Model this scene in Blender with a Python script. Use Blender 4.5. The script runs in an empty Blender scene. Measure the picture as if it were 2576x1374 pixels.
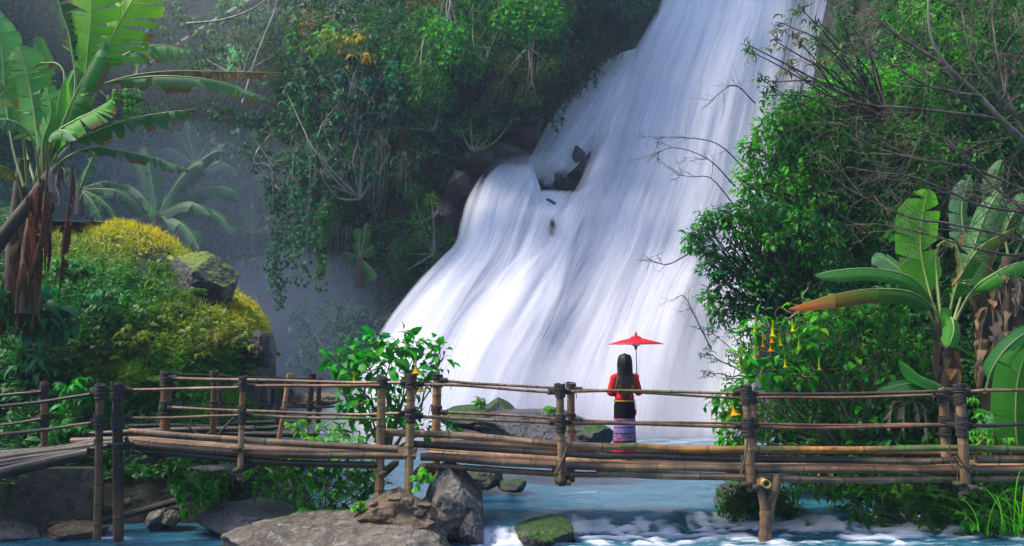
HAZE = .0011; SKY = .13; SUN = 2.1; EXPO = 1.5
import bpy, math, random
import numpy as np
from mathutils import Vector, noise as mnoise
rng = np.random.default_rng(7)
random.seed(7)
PI = math.pi
scene = bpy.context.scene
C = scene.collection
F = 2500.0; HZ = 900.0; H = 1.5
WATER_UP = -0.80; WATER_LOW = -1.02

def W(px, py, Y):                       # a place read off the photograph, put at its own distance Y in metres
    return ((px-1288)/F*Y, Y, H-(py-HZ)/F*Y)
def Wa(px, py, Y):
    px, py, Y = np.asarray(px, float), np.asarray(py, float), np.asarray(Y, float)
    return np.stack([(px-1288)/F*Y, Y+0*px, H-(py-HZ)/F*Y], -1)

# ---------------------------------------------------------------- numpy noise
def _hash(i, j, k):
    n = (i*374761393 + j*668265263 + k*1274126177) & 0xffffffff
    n = ((n ^ (n >> 13)) * 1274126177) & 0xffffffff
    return ((n ^ (n >> 16)) & 0xffff) / 65535.0
def vnoise(p):
    p = np.asarray(p, float); i = np.floor(p).astype(np.int64); f = p-i; f = f*f*(3-2*f)
    r = 0
    for a in (0, 1):
        for b in (0, 1):
            for c in (0, 1):
                w = (f[..., 0] if a else 1-f[..., 0])*(f[..., 1] if b else 1-f[..., 1])*(f[..., 2] if c else 1-f[..., 2])
                r = r + w*_hash(i[..., 0]+a, i[..., 1]+b, i[..., 2]+c)
    return r*2-1
def fbm(p, o=4):
    p = np.asarray(p, float); r = 0; a = 1; s = 0
    for k in range(o):
        r = r + a*vnoise(p*(2**k)+17.3*k); s += a; a *= .5
    return r/s

# ---------------------------------------------------------------- objects
def link(o, parent=None):
    C.objects.link(o)
    if parent is not None: o.parent = parent
    return o
def tag(o, label=None, cat=None, group=None, kind=None):
    if label: o['label'] = label
    if cat: o['category'] = cat
    if group: o['group'] = group
    if kind: o['kind'] = kind
    return o
def empty(name, loc=(0, 0, 0), label=None, cat=None, group=None):
    o = bpy.data.objects.new(name, None); o.location = loc; o.empty_display_size = .2
    link(o); return tag(o, label, cat, group)

class MB:                               # collects shapes in world coordinates, builds ONE mesh object
    def __init__(s): s.v = []; s.f = []; s.uv = []; s.col = []; s.mi = []; s.n = 0
    def add(s, verts, faces, uvs=None, col=None, mi=0):
        verts = np.asarray(verts, float).reshape(-1, 3); n = len(verts)
        s.v.append(verts)
        s.uv.append(np.zeros((n, 2)) if uvs is None else np.asarray(uvs, float))
        c = np.ones((n, 3)) if col is None else np.broadcast_to(np.asarray(col, float), (n, 3))
        s.col.append(c)
        for g in faces:                 # faces: list of int arrays (k,3) or (k,4)
            g = np.asarray(g, np.int64)
            if g.size: s.f.append(g+s.n); s.mi.append(mi)
        s.n += n
    def build(s, name, mats, parent=None, smooth=True, origin=None):
        me = bpy.data.meshes.new(name)
        v = np.concatenate(s.v) if s.v else np.zeros((0, 3))
        off = Vector((0, 0, 0))
        if parent is not None:
            off = parent.matrix_world.translation.copy() if parent.parent is None else Vector((0, 0, 0))
            off = Vector(parent.location); q = parent.parent
            while q is not None: off = off+Vector(q.location); q = q.parent
        org = Vector(origin) if origin is not None else None
        base = np.array(org if org is not None else off)
        v = v-base
        me.vertices.add(len(v)); me.vertices.foreach_set('co', v.astype(np.float32).ravel())
        loops = np.concatenate([g.ravel() for g in s.f]); sizes = np.concatenate([np.full(len(g), g.shape[1]) for g in s.f])
        mi = np.concatenate([np.full(len(g), m) for g, m in zip(s.f, s.mi)])
        me.loops.add(len(loops)); me.loops.foreach_set('vertex_index', loops.astype(np.int32))
        me.polygons.add(len(sizes)); st = np.concatenate([[0], np.cumsum(sizes)[:-1]])
        me.polygons.foreach_set('loop_start', st.astype(np.int32))
        me.polygons.foreach_set('material_index', mi.astype(np.int32))
        me.polygons.foreach_set('use_smooth', np.full(len(sizes), smooth))
        uv = np.concatenate(s.uv)[loops]; l = me.uv_layers.new(name='UVMap'); l.data.foreach_set('uv', uv.astype(np.float32).ravel())
        col = np.concatenate(s.col); a = me.color_attributes.new('Col', 'FLOAT_COLOR', 'POINT')
        a.data.foreach_set('color', np.concatenate([col, np.ones((len(col), 1))], 1).astype(np.float32).ravel())
        me.update(); me.validate()
        for m in (mats if isinstance(mats, (list, tuple)) else [mats]): me.materials.append(m)
        o = bpy.data.objects.new(name, me); link(o, parent)
        if org is not None: o.location = org-off if parent is not None else org
        return o

def grid_faces(n, m):                   # n rows, m columns of verts
    i = np.arange(n-1)[:, None]*m+np.arange(m-1)[None]
    return np.stack([i, i+1, i+m+1, i+m], -1).reshape(-1, 4)
def smooth_path(pts, n):
    pts = np.asarray(pts, float)
    if len(pts) < 3:
        t = np.linspace(0, 1, n)[:, None]; return pts[0]*(1-t)+pts[-1]*t
    k = len(pts); t = np.linspace(0, k-1, n); i = np.clip(np.floor(t).astype(int), 0, k-2); f = (t-i)[:, None]
    P = np.concatenate([[2*pts[0]-pts[1]], pts, [2*pts[-1]-pts[-2]]])
    a, b, c, d = P[i], P[i+1], P[i+2], P[i+3]
    return .5*((2*b)+(-a+c)*f+(2*a-5*b+4*c-d)*f**2+(-a+3*b-3*c+d)*f**3)
def frames(p):
    T = np.gradient(p, axis=0); T /= np.linalg.norm(T, axis=1)[:, None]+1e-9
    ref = np.array([0, 0, 1.]) if abs(T[:, 2]).mean() < .8 else np.array([0, -1., 0])
    S = np.cross(T, ref); S /= np.linalg.norm(S, axis=1)[:, None]+1e-9
    return T, S, np.cross(S, T)
def tube(mb, pts, r, segs=8, col=(1, 1, 1), cap=True, mi=0, v0=0.0, hollow=False):
    p = np.asarray(pts, float); n = len(p); r = np.broadcast_to(np.asarray(r, float), (n,))
    T, S, N = frames(p); a = np.linspace(0, 2*PI, segs+1)
    v = p[:, None]+r[:, None, None]*(np.cos(a)[None, :, None]*S[:, None]+np.sin(a)[None, :, None]*N[:, None])
    L = np.concatenate([[0], np.cumsum(np.linalg.norm(np.diff(p, axis=0), axis=1))])+v0
    uv = np.stack(np.broadcast_arrays(a[None]/(2*PI), L[:, None]), -1).reshape(-1, 2)
    c = np.asarray(col, float)
    if c.ndim == 2: c = np.repeat(c, segs+1, 0)
    mb.add(v.reshape(-1, 3), [grid_faces(n, segs+1)[:, ::-1]], uv, c, mi)
    if cap:
        ce = c if c.ndim == 1 else None
        for k, e in ((0, 0), (n-1, 1)):
            ring = v[k][:-1]; cc = (c if c.ndim == 1 else c[k*(segs+1)])
            m = len(ring)
            if hollow:
                inner = p[k]+(ring-p[k])*.62; deep = inner+(T[k]*(.05 if k == 0 else -.05))
                vv = np.concatenate([ring, inner, deep, [p[k]+(T[k]*(.05 if k == 0 else -.05))]])
                i = np.arange(m); j = (i+1) % m
                q1 = np.stack([i, j, j+m, i+m], -1); q2 = q1+m; t3 = np.stack([i+2*m, j+2*m, np.full(m, 3*m)], -1)
                cols = np.concatenate([np.tile(cc*1.25, (2*m, 1)), np.tile(cc*.4, (m+1, 1))])
                mb.add(vv, [q1, q2, t3], None, cols, mi)
            else:
                vv = np.concatenate([ring, [p[k]]]); i = np.arange(m); j = (i+1) % m
                mb.add(vv, [np.stack([i, j, np.full(m, m)], -1)], None, cc*.8, mi)
def box(mb, c, s, rz=0, col=(1, 1, 1), mi=0, tilt=0):
    x, y, z = s; v = np.array([(a*x/2, b*y/2, d*z/2) for a in (-1, 1) for b in (-1, 1) for d in (-1, 1)])
    v[:, 2] += v[:, 0]*tilt
    R_ = np.array([[math.cos(rz), -math.sin(rz), 0], [math.sin(rz), math.cos(rz), 0], [0, 0, 1]])
    mb.add(v@R_.T+np.array(c), [np.array([[0, 1, 3, 2], [4, 6, 7, 5], [0, 4, 5, 1], [2, 3, 7, 6], [0, 2, 6, 4], [1, 5, 7, 3]])], None, col, mi)

# ---------------------------------------------------------------- leaves
def unit(a): return a/(np.linalg.norm(a, axis=-1, keepdims=True)+1e-9)
def leaves(mb, p, d, up, L, wr=.45, col=(.05, .15, .03), fold=.25, droop=.25, rich=True, mi=0):
    p = np.asarray(p, float); n = len(p)
    if n == 0: return
    L = np.broadcast_to(np.asarray(L, float), (n,))[:, None]; d = unit(np.asarray(d, float))
    up = np.asarray(up, float); s = unit(np.cross(d, up)); u = np.cross(s, d); w = wr*L/2
    col = np.broadcast_to(np.asarray(col, float), (n, 3))
    if rich:
        v = np.stack([p, p+d*L*.42+s*w+u*w*fold, p+d*L*.45, p+d*L*.42-s*w+u*w*fold, p+d*L*.78+s*w*.62+u*(w*fold*.3-droop*L*.35), p+d*L*.8-u*droop*L*.4, p+d*L*.78-s*w*.62+u*(w*fold*.3-droop*L*.35), p+d*L-u*droop*L], 1)
        i = np.arange(n)[:, None, None]*8
        q = np.array([[0, 2, 1, 1], [0, 3, 2, 2]])
        tri = np.array([[0, 2, 1], [0, 3, 2], [4, 5, 7], [5, 6, 7]]); quad = np.array([[1, 2, 5, 4], [2, 3, 6, 5]])
        uv = np.tile(np.array([[.5, 0], [1, .42], [.5, .45], [0, .42], [.9, .78], [.5, .8], [.1, .78], [.5, 1]]), (n, 1))
        mb.add(v.reshape(-1, 3), [(tri[None]+i).reshape(-1, 3), (quad[None]+i).reshape(-1, 4)], uv, np.repeat(col, 8, 0), mi)
    else:
        v = np.stack([p, p+d*L*.5+s*w+u*w*fold, p+d*L-u*droop*L, p+d*L*.5-s*w+u*w*fold], 1)
        i = np.arange(n)[:, None, None]*4; tri = np.array([[0, 2, 1], [0, 3, 2]])
        uv = np.tile(np.array([[.5, 0], [1, .5], [.5, 1], [0, .5]]), (n, 1))
        mb.add(v.reshape(-1, 3), [(tri[None]+i).reshape(-1, 3)], uv, np.repeat(col, 4, 0), mi)
def tint(base, n, var=.25, hue=.12):
    b = np.asarray(base, float); b = np.broadcast_to(b, (n, 3))
    k = np.exp(rng.normal(0, var, (n, 1))); h = rng.normal(0, hue, (n, 1))
    return np.clip(b*k*np.concatenate([1+1.6*h, 1+0*h, 1-h], 1), .002, .9)
def blob(mb, c, r, n, L, base, wr=.45, rich=True, var=.25, squash=.8, droop=.3, hang=.25, front=False, fill=.55):
    """a lump of leaves: leaves sit through a shell round c, pointing out and a little down, faces to the sky"""
    d = unit(rng.normal(size=(n, 3)))
    if front: d[:, 1] = np.where(rng.random(n) < .7, -abs(d[:, 1]), d[:, 1])
    r = np.broadcast_to(np.asarray(r, float), (3,))
    rad = (fill+(1-fill)*rng.random(n)**.6)*(1+.35*fbm(d*1.7+rng.random()*50, 2))
    p = np.asarray(c)+d*rad[:, None]*r*np.array([1, 1, squash])
    dd = d*np.array([1, 1, .5])+rng.normal(0, .45, (n, 3)); dd[:, 2] -= hang
    up = np.array([0, 0, 1.])+d*.6+rng.normal(0, .35, (n, 3))
    leaves(mb, p, dd, up, L*np.exp(rng.normal(0, .25, n)), wr, tint(base, n, var), .25, droop, rich)
def whorl(mb, c, n, k, L, base, spread=.25, wr=.4, droop=.45, rich=True):
    """clusters of k drooping leaflets radiating from points (umbrella-like twig ends)"""
    c = np.asarray(c, float); m = len(c); a = rng.random(m)[:, None]*2*PI+np.arange(k)[None]*2*PI/k+rng.normal(0, .2, (m, k))
    ax = unit(np.stack([rng.normal(0, spread, m), rng.normal(0, spread, m)-.25, np.ones(m)], -1))
    e1 = unit(np.cross(ax, [0, 1., .1])); e2 = np.cross(ax, e1)
    d = np.cos(a)[..., None]*e1[:, None]+np.sin(a)[..., None]*e2[:, None]-ax[:, None]*.25
    up = np.repeat(ax[:, None], k, 1)
    cc = np.repeat(tint(base, m, .22), k, 0)*np.exp(rng.normal(0, .1, (m*k, 1)))
    leaves(mb, np.repeat(c, k, 0), d.reshape(-1, 3), up.reshape(-1, 3), L*np.exp(rng.normal(0, .2, m*k)), wr, cc, .2, droop, rich)
def blades(mb, p, L, w, base, lean=.6, dirbias=(0, 0, 0), segs=4, var=.25):
    """arching grass blades"""
    p = np.asarray(p, float); n = len(p); L = L*np.exp(rng.normal(0, .3, n))
    a = rng.random(n)*2*PI; h = np.stack([np.cos(a), np.sin(a), 0*a], -1)+np.asarray(dirbias); s = unit(np.cross(h, [0, 0, 1.]))
    t = np.linspace(0, 1, segs+1); ln = lean*(.5+rng.random(n))
    up = t[None]*(1-.45*t[None]*ln[:, None]*1.2)
    ctr = p[:, None]+L[:, None, None]*(up[..., None]*np.array([0, 0, 1.])+(t**1.8)[None, :, None]*ln[:, None, None]*h[:, None])
    ww = w*(1-t**1.6)[None, :, None]*s[:, None]*.5
    v = np.concatenate([ctr-ww, ctr+ww], 2).reshape(n, segs+1, 2, 3).reshape(-1, 3)
    i = np.arange(n)[:, None, None]*(2*(segs+1)); q = np.stack([np.arange(segs)*2, np.arange(segs)*2+1, np.arange(segs)*2+3, np.arange(segs)*2+2], -1)
    uv = np.tile(np.stack([np.tile([0., 1.], segs+1), np.repeat(t, 2)], -1), (n, 1))
    mb.add(v, [(q[None]+i).reshape(-1, 4)], uv, np.repeat(tint(base, n, var), 2*(segs+1), 0))

# ---------------------------------------------------------------- materials
class NT:
    def __init__(s, name):
        s.m = bpy.data.materials.new(name); s.m.use_nodes = True; s.t = s.m.node_tree; s.t.nodes.clear()
        s.out = s.t.nodes.new('ShaderNodeOutputMaterial')
    def n(s, ty, ins=None, **kw):
        x = s.t.nodes.new(ty)
        for k, v in kw.items(): setattr(x, k, v)
        for k, v in (ins or {}).items():
            if isinstance(v, bpy.types.NodeSocket): s.t.links.new(v, x.inputs[k])
            else: x.inputs[k].default_value = v
        return x
    def noise(s, scale, vec=None, detail=4, rough=.55, dist=0):
        i = {'Scale': scale, 'Detail': detail, 'Roughness': rough, 'Distortion': dist}
        if vec is not None: i['Vector'] = vec
        return s.n('ShaderNodeTexNoise', i).outputs[0]
    def ramp(s, fac, stops):
        x = s.n('ShaderNodeValToRGB', {'Fac': fac}); e = x.color_ramp.elements
        while len(e) < len(stops): e.new(.5)
        for k, (p, c) in enumerate(stops):
            e[k].position = p; e[k].color = (*c, 1) if isinstance(c, (tuple, list)) else (c, c, c, 1)
        return x.outputs[0]
    def math(s, op, a, b=0.0):
        x = s.n('ShaderNodeMath', {0: a, 1: b}, operation=op); return x.outputs[0]
    def mix(s, f, a, b, mode='MIX'):
        x = s.n('ShaderNodeMix', data_type='RGBA', blend_type=mode)
        for k, v in ((0, f), (6, a), (7, b)):
            if isinstance(v, bpy.types.NodeSocket): s.t.links.new(v, x.inputs[k])
            else: x.inputs[k].default_value = (*v, 1) if isinstance(v, tuple) else v
        return x.outputs[2]
    def mapping(s, vec, scale=(1, 1, 1), loc=(0, 0, 0)):
        return s.n('ShaderNodeMapping', {'Vector': vec, 'Scale': scale, 'Location': loc}).outputs[0]
    def done(s, sh): s.t.links.new(sh, s.out.inputs[0]); return s.m
    def bump(s, h, strength=.5, dist=.02):
        return s.n('ShaderNodeBump', {'Height': h, 'Strength': strength, 'Distance': dist}).outputs[0]

def leaf_mat(name, transl=.35, rough=.5, spec=.28, veins=True):
    t = NT(name); col = t.n('ShaderNodeVertexColor', layer_name='Col').outputs[0]
    col = t.n('ShaderNodeHueSaturation', {'Saturation': 1.22, 'Value': 1.0, 'Color': col}).outputs[0]
    uv = t.n('ShaderNodeTexCoord').outputs['UV']
    if veins:
        sx = t.n('ShaderNodeSeparateXYZ', {0: uv}).outputs[0]
        v = t.math('ABSOLUTE', t.math('SUBTRACT', sx, .5)); rib = t.ramp(v, [(0, 1.0), (.05, 0.0)])
        col = t.mix(t.math('MULTIPLY', rib, .35), col, (.25, .35, .08))
    p = t.n('ShaderNodeBsdfPrincipled', {'Base Color': col, 'Roughness': rough, 'Specular IOR Level': spec})
    tc = t.mix(1.0, col, (1.5, 1.6, .7), 'MULTIPLY')
    tr = t.n('ShaderNodeBsdfTranslucent', {'Color': tc})
    return t.done(t.n('ShaderNodeMixShader', {0: transl, 1: p.outputs[0], 2: tr.outputs[0]}).outputs[0])
M = {}
M['leaf'] = leaf_mat('leaf'); M['leaf_far'] = leaf_mat('leaf_far', .3, .6, .15, veins=False)
def mat_banana():
    t = NT('banana_leaf'); col = t.n('ShaderNodeVertexColor', layer_name='Col').outputs[0]
    uv = t.n('ShaderNodeTexCoord').outputs['UV']; s = t.n('ShaderNodeSeparateXYZ', {0: uv})
    w = t.math('SINE', t.math('MULTIPLY', s.outputs[0], 330.0)); nz = t.noise(3.0, t.mapping(uv, (30, 2, 1)), 3)
    col = t.mix(t.ramp(nz, [(.3, .0), (.75, .55)]), col, t.mix(1.0, col, (1.45, 1.35, 1.1), 'MULTIPLY'))
    b = t.bump(w, .35, .004)
    p = t.n('ShaderNodeBsdfPrincipled', {'Base Color': col, 'Roughness': .52, 'Specular IOR Level': .35, 'Normal': b})
    tr = t.n('ShaderNodeBsdfTranslucent', {'Color': t.mix(1.0, col, (1.7, 1.9, .6), 'MULTIPLY'), 'Normal': b})
    return t.done(t.n('ShaderNodeMixShader', {0: .42, 1: p.outputs[0], 2: tr.outputs[0]}).outputs[0])
M['banana'] = mat_banana()
def mat_dry():
    t = NT('dry_leaf'); col = t.n('ShaderNodeVertexColor', layer_name='Col').outputs[0]
    uv = t.n('ShaderNodeTexCoord').outputs['UV']; nz = t.noise(4.0, t.mapping(uv, (14, 3, 1)), 5)
    col = t.mix(1.0, col, t.ramp(nz, [(.3, (.45, .42, .4)), (.7, (1.5, 1.4, 1.35))]), 'MULTIPLY')
    p = t.n('ShaderNodeBsdfPrincipled', {'Base Color': col, 'Roughness': .8, 'Specular IOR Level': .2, 'Normal': t.bump(nz, .6, .01)})
    tr = t.n('ShaderNodeBsdfTranslucent', {'Color': col})
    return t.done(t.n('ShaderNodeMixShader', {0: .15, 1: p.outputs[0], 2: tr.outputs[0]}).outputs[0])
M['dry'] = mat_dry()
def mat_bark(name, a, b, scale=9, moss=.0, rough=.85, stretch=.25):
    t = NT(name); col = t.n('ShaderNodeVertexColor', layer_name='Col').outputs[0]
    g = t.n('ShaderNodeTexCoord').outputs['Object']; uv = t.n('ShaderNodeTexCoord').outputs['UV']
    nz = t.noise(scale, t.mapping(g, (1, 1, stretch)), 6, .65); n2 = t.noise(scale*.3, g, 3)
    c = t.mix(t.ramp(nz, [(.35, 0.0), (.65, 1.0)]), a, b); c = t.mix(1.0, c, col, 'MULTIPLY')
    if moss: c = t.mix(t.ramp(n2, [(.45, 0.0), (.62, moss)]), c, (.05, .11, .02))
    p = t.n('ShaderNodeBsdfPrincipled', {'Base Color': c, 'Roughness': rough, 'Normal': t.bump(nz, .7, .02)})
    return t.done(p.outputs[0])
M['bark'] = mat_bark('bark', (.10, .085, .07), (.28, .25, .2), 9, .35)
M['pale_bark'] = mat_bark('pale_bark', (.12, .105, .085), (.42, .38, .32), 5, .3)
M['dark_bark'] = mat_bark('dark_bark', (.018, .014, .011), (.075, .058, .045), 8, .15)
M['twig'] = mat_bark('twig', (.06, .045, .032), (.22, .175, .13), 5, .12)
M['stem'] = mat_bark('green_stem', (.09, .13, .035), (.22, .24, .09), 5, 0, .5)
M['trumpet_bark'] = mat_bark('trumpet_bark', (.11, .10, .045), (.27, .24, .12), 8, .2, .7)
M['prop'] = mat_bark('prop_bark', (.09, .05, .03), (.30, .17, .095), 7, .15)
M['banana_trunk'] = mat_bark('banana_trunk', (.06, .04, .03), (.27, .19, .13), 5, .15, .75, .12)
M['banana_stalk'] = mat_bark('banana_stalk', (.16, .24, .06), (.3, .36, .12), 4, 0, .45)

def mat_bamboo():
    t = NT('bamboo'); vc = t.n('ShaderNodeVertexColor', layer_name='Col').outputs[0]
    tc = t.n('ShaderNodeTexCoord'); uv = tc.outputs['UV']; ob = tc.outputs['Object']
    st = t.noise(1.0, t.mapping(uv, (26, 1.6, 1)), 6, .65); bl = t.noise(2.3, ob, 5, .6); fine = t.noise(1.0, t.mapping(uv, (90, 7, 1)), 3)
    spots = t.noise(7.0, ob, 5, .7)
    c = t.mix(1.0, vc, t.ramp(st, [(.30, (.28, .24, .20)), (.5, (1, 1, 1)), (.70, (1.7, 1.55, 1.35))]), 'MULTIPLY')
    c = t.mix(t.ramp(bl, [(.42, 0.0), (.66, .85)]), c, t.mix(1.0, vc, (.30, .27, .25), 'MULTIPLY'))
    c = t.mix(t.ramp(spots, [(.60, 0.0), (.68, .8)]), c, (.035, .03, .025))
    c = t.mix(t.ramp(t.noise(3.1, t.mapping(ob, (1, 1, 1), (5, 3, 1)), 5, .65), [(.58, 0.0), (.75, .5)]), c, (.10, .13, .03))
    p = t.n('ShaderNodeBsdfPrincipled', {'Base Color': c, 'Roughness': t.math('ADD', t.math('MULTIPLY', spots, .35), .3), 'Specular IOR Level': .5,
        'Normal': t.bump(t.math('ADD', st, t.math('MULTIPLY', fine, .5)), .45, .004)})
    return t.done(p.outputs[0])
M['bamboo'] = mat_bamboo()
def mat_rope():
    t = NT('black_rope'); uv = t.n('ShaderNodeTexCoord').outputs['UV']; vc = t.n('ShaderNodeVertexColor', layer_name='Col').outputs[0]
    s = t.n('ShaderNodeSeparateXYZ', {0: uv}); w = t.math('SINE', t.math('ADD', t.math('MULTIPLY', s.outputs[1], 420.0), t.math('MULTIPLY', s.outputs[0], 12.566)))
    c = t.mix(t.ramp(w, [(0.2, .2), (.9, 1.0)]), (.018, .015, .014), (.075, .062, .055)); c = t.mix(1.0, c, vc, 'MULTIPLY')
    return t.done(t.n('ShaderNodeBsdfPrincipled', {'Base Color': c, 'Roughness': .7, 'Normal': t.bump(w, .8, .004)}).outputs[0])
M['rope'] = mat_rope()
def mat_rock(name, a, b, moss=.5, mosscol=(.06, .14, .015), wet=.0, sc=1.0, lichen=.0, crack=.12):
    t = NT(name); ob = t.n('ShaderNodeTexCoord').outputs['Object']; geo = t.n('ShaderNodeNewGeometry')
    n1 = t.noise(1.3*sc, ob, 8, .62, .3); n2 = t.noise(9*sc, ob, 8, .7); n3 = t.noise(2.6*sc, t.mapping(ob, loc=(7, 1, 3)), 6, .7)
    vo = t.n('ShaderNodeTexVoronoi', {'Vector': t.mapping(ob, (1, 1, 1.8)), 'Scale': 2.2*sc}, feature='DISTANCE_TO_EDGE').outputs[0]
    c = t.mix(t.ramp(n1, [(.3, 0.0), (.7, 1.0)]), a, b)
    c = t.mix(1.0, c, t.ramp(n2, [(.3, .35), (.5, 1.0), (.7, 1.8)]), 'MULTIPLY')
    if lichen: c = t.mix(t.ramp(t.noise(5*sc, t.mapping(ob, loc=(2, 9, 4)), 5, .65), [(.56, 0.0), (.62, lichen)]), c, (.42, .42, .40))
    nz = t.n('ShaderNodeSeparateXYZ', {0: geo.outputs['Normal']}).outputs[2]
    mk = t.math('ADD', t.math('MULTIPLY', nz, .55), t.math('MULTIPLY', n3, .9))
    mk = t.ramp(t.math('MULTIPLY', mk, .7), [((1.22-moss*.6-.08)*.7, 0.0), ((1.22-moss*.6+.06)*.7, 1.0)])
    mc = t.mix(t.ramp(t.noise(14*sc, ob, 4, .7), [(.3, 0.0), (.7, 1.0)]), tuple(x*.45 for x in mosscol), tuple(min(1, x*1.6) for x in mosscol))
    if moss > 0: c = t.mix(mk, c, mc)
    hgt = t.math('ADD', t.math('MULTIPLY', n2, .5), t.math('ADD', t.math('MULTIPLY', n1, 1.2), t.math('MULTIPLY', t.ramp(vo, [(0.0, 0.0), (.05, 1.0)]), crack)))
    r = t.math('ADD', t.math('MULTIPLY', n2, .3), .62-.45*wet)
    if moss > 0: r = t.math('ADD', r, t.math('MULTIPLY', mk, .3))
    p = t.n('ShaderNodeBsdfPrincipled', {'Base Color': c, 'Roughness': r, 'Normal': t.bump(hgt, 1.0, .10/sc)})
    return t.done(p.outputs[0])
M['rock_dark'] = mat_rock('wet_dark_rock', (.035, .035, .04), (.10, .10, .11), .12, wet=.8)
M['rock_moss'] = mat_rock('mossy_dark_rock', (.018, .018, .02), (.07, .066, .065), .58, (.024, .07, .008), wet=.5)
M['rock_grey'] = mat_rock('pale_weathered_rock', (.05, .045, .04), (.22, .195, .17), .12, (.08, .14, .02), lichen=.6, sc=1.4)
M['rock_brown'] = mat_rock('brown_earthy_rock', (.05, .034, .022), (.22, .15, .10), .2, (.1, .16, .02), sc=2.2)
M['rock_hill'] = mat_rock('hill_rock', (.012, .011, .011), (.075, .07, .068), .62, (.13, .18, .012), wet=.4, sc=1.3)
M['cliff'] = mat_rock('cliff_rock', (.006, .007, .009), (.035, .033, .032), .4, (.012, .035, .008), wet=.5, sc=.9)
M['soil'] = mat_rock('dark_soil', (.004, .004, .003), (.014, .011, .007), .5, (.012, .03, .005), sc=1.1)
M['concrete'] = mat_rock('stained_concrete', (.02, .019, .017), (.11, .107, .09), .0, sc=.8, crack=0)
# ================================================================ the setting
def idw(px, py, ctrl, p=3.0):
    c = np.asarray(ctrl, float); d = np.hypot(px[..., None]-c[:, 0], (py[..., None]-c[:, 1])*1.1)+12.0
    w = d**-p; return (w*c[:, 2]).sum(-1)/w.sum(-1)
interp = lambda x, t: np.interp(x, [a for a, b in t], [b for a, b in t])
WF_Y = [(-400, 47), (0, 44), (170, 42), (300, 40.3), (430, 38.5), (600, 36.1), (750, 33.9), (900, 31.7), (1000, 30.2), (1140, 28.2), (1500, 27.5)]
WF_L = [(-400, 1900), (0, 1640), (180, 1510), (300, 1375), (410, 1275), (520, 1170), (650, 1100), (800, 985), (1000, 865), (1140, 800)]
DEPTH = [(-300, 0, 34), (0, 100, 50), (430, 0, 70), (600, 300, 62), (450, 600, 68), (600, 700, 74), (720, 850, 64), (800, 980, 50), (250, 350, 60), (850, 500, 37), (900, 850, 38),
         (850, 150, 38), (1100, 150, 35.5), (1100, 450, 37), (1060, 640, 35.6), (1250, 330, 37.8), (1350, 60, 38), (1500, 60, 41), (1600, -100, 44), (600, -300, 66), (1200, -300, 39),
         (2300, 0, 46), (2600, 500, 40), (0, 700, 30), (-300, 700, 28), (2400, -300, 48)]
def wall_depth(px, py):
    D = idw(px, py, DEPTH); xl = interp(py, WF_L)
    m = np.clip((px-xl+70)/110, 0, 1); m = m*m*(3-2*m)
    return D*(1-m)+(interp(py, WF_Y)+1.5)*m
def wall_pos(px, py, out=0.0):
    D = wall_depth(px, py); p = Wa(px, py, D)
    k = 1.3*fbm(p*.28, 4)+.45*fbm(p*1.3, 4)
    xl = interp(py, WF_L); m = np.clip((px-xl+40)/80, 0, 1)
    return Wa(px, py, D-(k*(1-.85*m)+out))
# ground: one sheet to the horizon
mb = MB(); g = np.concatenate([-np.geomspace(30, 500, 12)[::-1], np.linspace(-28, 28, 57), np.geomspace(30, 500, 12)])
X, Y = np.meshgrid(g, g+10); P = np.stack([X, Y, -1.75+.12*fbm(np.stack([X, Y, 0*X], -1)*.4, 3)], -1)
mb.add(P.reshape(-1, 3), [grid_faces(len(g), len(g))]); tag(mb.build('ground', M['soil']), 'dark stony river bed and ground of the gorge', kind='structure')
# cliff: the jungle slope round the gorge
px, py = np.meshgrid(np.linspace(-900, 3400, 240), np.linspace(-520, 1320, 130))
mb = MB(); mb.add(wall_pos(px, py).reshape(-1, 3), [grid_faces(*px.shape)[:, ::-1]], np.stack([px, py], -1).reshape(-1, 2)/100)
tag(mb.build('cliff', M['cliff']), 'steep dark jungle slope and rock face behind the waterfall', kind='structure')

# unseen slope added behind and beside the viewpoint to block low sky light
a = np.linspace(math.radians(-205), math.radians(25), 90); r, zz = np.meshgrid(np.linspace(0, 1, 24), a, indexing='ij'); rad = 24+14*r; X = rad*np.cos(zz)*1.15; Y = rad*np.sin(zz)*.9+2; Z = -1.9+19*r**.8
P = np.stack([X, Y, Z], -1); P = P+unit(np.stack([X, Y, 0*X], -1))*(1.6*fbm(P*.3, 4))[..., None]+np.array([0, 0, 1])*(1.5*fbm(P*.5+9, 3))[..., None]
mb = MB(); mb.add(P.reshape(-1, 3), [grid_faces(*r.shape)]); tag(mb.build('shading_slope', M['soil']), 'unseen dark slope added behind the viewpoint to block low sky light', kind='structure')
# ---------------------------------------------------------------- left hillside
HILL_EDGE = np.array([(-500, 500), (0, 520), (130, 568), (200, 580), (300, 556), (380, 575), (450, 612), (520, 660), (560, 700), (610, 740), (645, 765), (675, 815), (692, 862), (694, 900), (668, 930), (655, 970), (690, 1090), (760, 1200), (800, 1320), (820, 1430)], float)
def poly_dist(px, py, E):
    p = np.stack([px, py], -1)[..., None, :]; a = E[:-1]; b = E[1:]; ab = b-a
    t = np.clip(((p-a)*ab).sum(-1)/(ab**2).sum(-1), 0, 1); return np.linalg.norm(p-(a+t[..., None]*ab), axis=-1).min(-1)
def hill_depth(px, py):
    d = np.clip(poly_dist(px, py, HILL_EDGE)/230, 0, 1)
    low = interp(py, [(400, 20.5), (700, 19.2), (950, 17.4), (1100, 16.4), (1200, 15.6), (1330, 15.0), (1450, 14.7)])
    bul = np.where(py > 950, np.interp(py, [950, 1150], [6, 2.5]), 6.0)
    return low+bul*(1-np.sqrt(1-(1-d)**2))
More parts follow.
